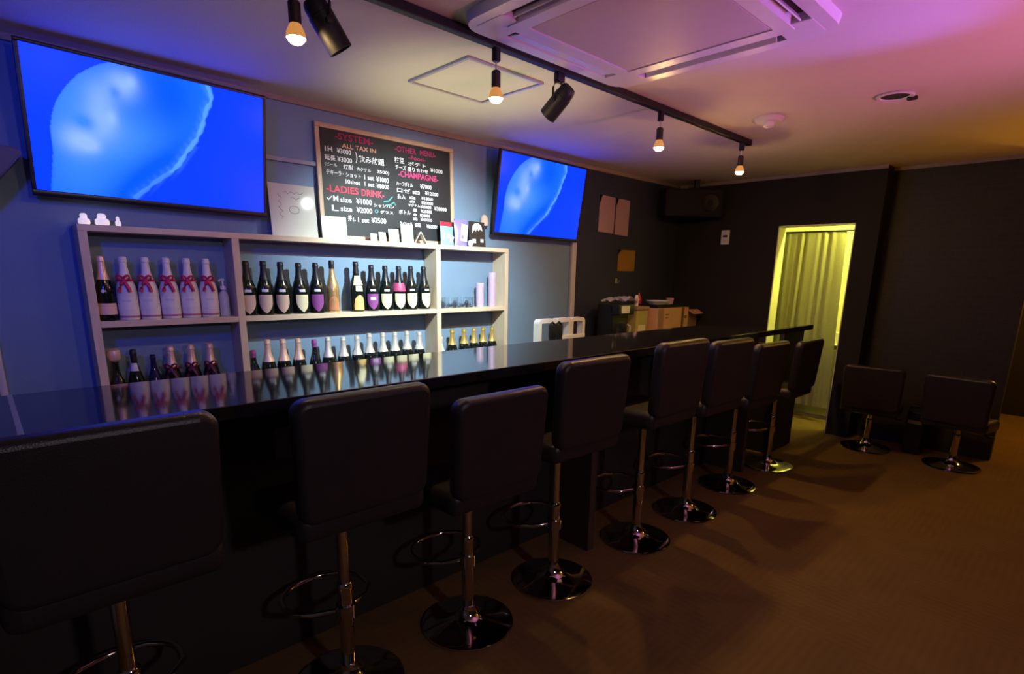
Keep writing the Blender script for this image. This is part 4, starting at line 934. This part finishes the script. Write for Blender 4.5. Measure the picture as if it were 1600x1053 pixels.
def make_stool():
    t = thing('bar_stool', 'x', 'stool', (0, 0, 0), group='black leather bar stools')
    obj('backrest', back_mesh(), M_leather, t, (0, -0.215, 0.945), (math.radians(4), 0, 0))
    obj('seat', seat_mesh(), M_leather, t, (0, 0.0, 0.735))
    obj('seat_plate', box((0, 0, 0.680), (0.17, 0.17, 0.022), 0.006), M_blackmet, t)
    obj('pole', lathe([(0, 0.05), (0.026, 0.05), (0.026, 0.395), (0.028, 0.397), (0.028, 0.412), (0.024, 0.418), (0, 0.418)], 24), M_chrome, t)
    obj('piston', lathe([(0, 0), (0.0205, 0), (0.0205, 0.265), (0, 0.265)], 20), M_chrome, t, (0, 0, 0.41))
    obj('base', lathe([(0, 0.0), (0.195, 0.0), (0.200, 0.004), (0.198, 0.011), (0.185, 0.015), (0.14, 0.020), (0.09, 0.029), (0.058, 0.042), (0.040, 0.060), (0.034, 0.078), (0.031, 0.092), (0, 0.094)], 48), M_chrome, t)
    b_ = bmesh.new(); pts = [(-0.03, 0.02, 0.305), (-0.10, 0.05, 0.302), (-0.150, 0.11, 0.30)]
    pts += [(-0.155*math.cos(a), 0.17+0.125*math.sin(a), 0.30) for a in [PI*k/10 for k in range(11)]]
    pts += [(0.150, 0.11, 0.30), (0.10, 0.05, 0.302), (0.03, 0.02, 0.305)]
    add_tube(b_, pts, 0.0105, 10); add_lathe(b_, [(0.026, 0.28), (0.034, 0.28), (0.034, 0.33), (0.026, 0.33)], 20)
    obj('footrest', b_, M_chrome, t)
    b_ = bmesh.new(); add_tube(b_, [(0.03, 0.0, 0.668), (0.14, -0.01, 0.664), (0.20, -0.012, 0.652)], 0.006, 8); add_box(b_, (0.215, -0.012, 0.648), (0.05, 0.016, 0.012), 0.004)
    obj('height_lever', b_, M_blackmet, t)
    return t
proto = make_stool()
STOOLS = [(0.155, 1.69, 0.02, 0.02, 'black leather bar stool nearest the camera at the lower left corner'),
          (0.795, 1.70, 0.01, 0.01, 'bar stool second from the left, right of the one nearest the camera'),
          (1.345, 1.69, 0.0, -0.068, 'bar stool lowered below its neighbours, third from the left'),
          (1.878, 1.68, -0.02, 0.012, 'bar stool fourth from the left, in front of the white rack'),
          (2.565, 1.66, -0.02, 0.04, 'bar stool fifth from the left, beside the dark brown bar rib'),
          (3.140, 1.67, -0.05, 0.005, 'bar stool sixth from the left, third from the far end'),
          (3.790, 1.70, -0.05, -0.062, 'bar stool second from the far end of the counter'),
          (4.460, 1.69, 0.0, -0.09, 'bar stool last of the row, at the far right end of the counter')]
def set_height(s, dz):
    for nm in ('backrest', 'seat', 'seat_plate', 'height_lever'):
        k = kid(s, nm); k.location.z += dz
    kid(s, 'piston').scale.z = (0.265+dz)/0.265
stools = []
for i, (x, y, rz, dz, lab) in enumerate(STOOLS):
    s = dup(proto, (x, y, 0), rz, lab); set_height(s, dz); stools.append(s)
for x, y, rz, lab in ((5.64, 1.285, -1.45, 'spare low bar stool against the lounge wall, nearer the doorway'), (5.62, 0.65, -1.68, 'spare low bar stool against the lounge wall, at the right')):
    s = dup(proto, (x, y, 0), rz, lab, 'spare stools by the lounge wall'); set_height(s, -0.245)
    for nm in ('backrest', 'seat', 'seat_plate', 'height_lever'): kid(s, nm).location.z -= 0.10
    kid(s, 'pole').scale.z = 0.66; kid(s, 'piston').location.z = 0.27; kid(s, 'piston').scale.z = 0.22; kid(s, 'backrest').location.z -= 0.02
    fr = kid(s, 'footrest'); bpy.data.objects.remove(fr)
for ch in list(proto.children):
    for g in list(ch.children): bpy.data.objects.remove(g)
    bpy.data.objects.remove(ch)
bpy.data.objects.remove(proto)
ek = thing('equipment_case', 'black case with a tan tag on the floor between the spare stools', 'case', (5.86, 0.968, 0))
obj('case_body', box((0, 0, 0.19), (0.22, 0.13, 0.38), 0.015), M_blackplas, ek)
obj('tag', box((-0.112, 0, 0.285), (0.004, 0.10, 0.03), 0.001), M_tan, ek)
b_ = bmesh.new(); add_tube(b_, [(0, -0.07, 0.378), (0, -0.06, 0.41), (0, 0.06, 0.41), (0, 0.07, 0.378)], 0.009, 8); obj('carry_handle', b_, M_blackmet, ek)

# ------------------------------------------------------------------ doorway: curtain and back room things
ct = thing('door_curtain', 'pleated grey cream curtain hanging in the lit yellow doorway', 'curtain', (6.28, 2.22, 0))
def drape(y0, y1, z0, z1, folds, amp, ph, lean):
    b_ = bmesh.new(); NY, NZ = folds*10, 14; g = []
    for j in range(NZ+1):
        v = j/NZ; row = []
        for i in range(NY+1):
            u = i/NY; a = amp*(0.40+0.60*(1-v))*(0.55+0.45*math.sin(9*u+ph*3))
            y = y0+(y1-y0)*u + lean*(1-v)*(1-u)
            row.append(b_.verts.new((a*math.sin(2*PI*folds*u+ph)+0.4*a*math.sin(2*PI*folds*u*0.43+v*2), y, z0+(z1-z0)*v)))
        g.append(row)
    for j in range(NZ):
        for i in range(NY): b_.faces.new((g[j][i], g[j][i+1], g[j+1][i+1], g[j+1][i]))
    bmesh.ops.solidify(b_, geom=b_.faces[:], thickness=0.003); return b_
obj('left_drape', drape(0.04, 0.36, 0.16, 1.955, 5, 0.020, 0.4, 0.0), M_curtain, ct)
obj('right_drape', drape(-0.335, 0.045, 0.16, 1.955, 5, 0.020, 1.2, -0.05), M_curtain, ct)
b_ = bmesh.new(); add_tube(b_, [(0, -0.40, 1.962), (0, 0.44, 1.962)], 0.008, 10); obj('curtain_rod', b_, M_blackmet, ct)
rc = thing('side_cabinet', 'low olive cabinet behind the curtain in the yellow back room', 'cabinet', (6.62, 2.05, 0))
M_olive = mat('olive_cabinet', (0.30, 0.28, 0.16), 0.5, noise=0.08)
obj('carcass', box((0, 0, 0.40), (0.36, 0.50, 0.80), 0.006), M_olive, rc)
obj('top_board', box((0, 0, 0.81), (0.38, 0.52, 0.02), 0.004), M_roomwall, rc)
obj('cabinet_door', box((-0.186, 0, 0.40), (0.012, 0.46, 0.72), 0.003), M_olive, rc)
o = obj('paper_roll', lathe([(0.02, 0), (0.055, 0), (0.058, 0.004), (0.058, 0.116), (0.055, 0.12), (0.02, 0.12), (0.02, 0)], 28), M_paper, None, (6.54, 1.93, 0.8205)); tag(o, 'white paper roll standing on the back room cabinet', 'roll')
bx = thing('tissue_box', 'white tissue box beside the paper roll in the back room', 'box', (6.62, 2.13, 0.8205))
obj('box_body', box((0, 0, 0.045), (0.12, 0.22, 0.09), 0.004), M_white, bx)
obj('tissue', box((0, 0, 0.11), (0.006, 0.09, 0.05), 0.002, rot=(0, 0.3, 0)), M_paper, bx)
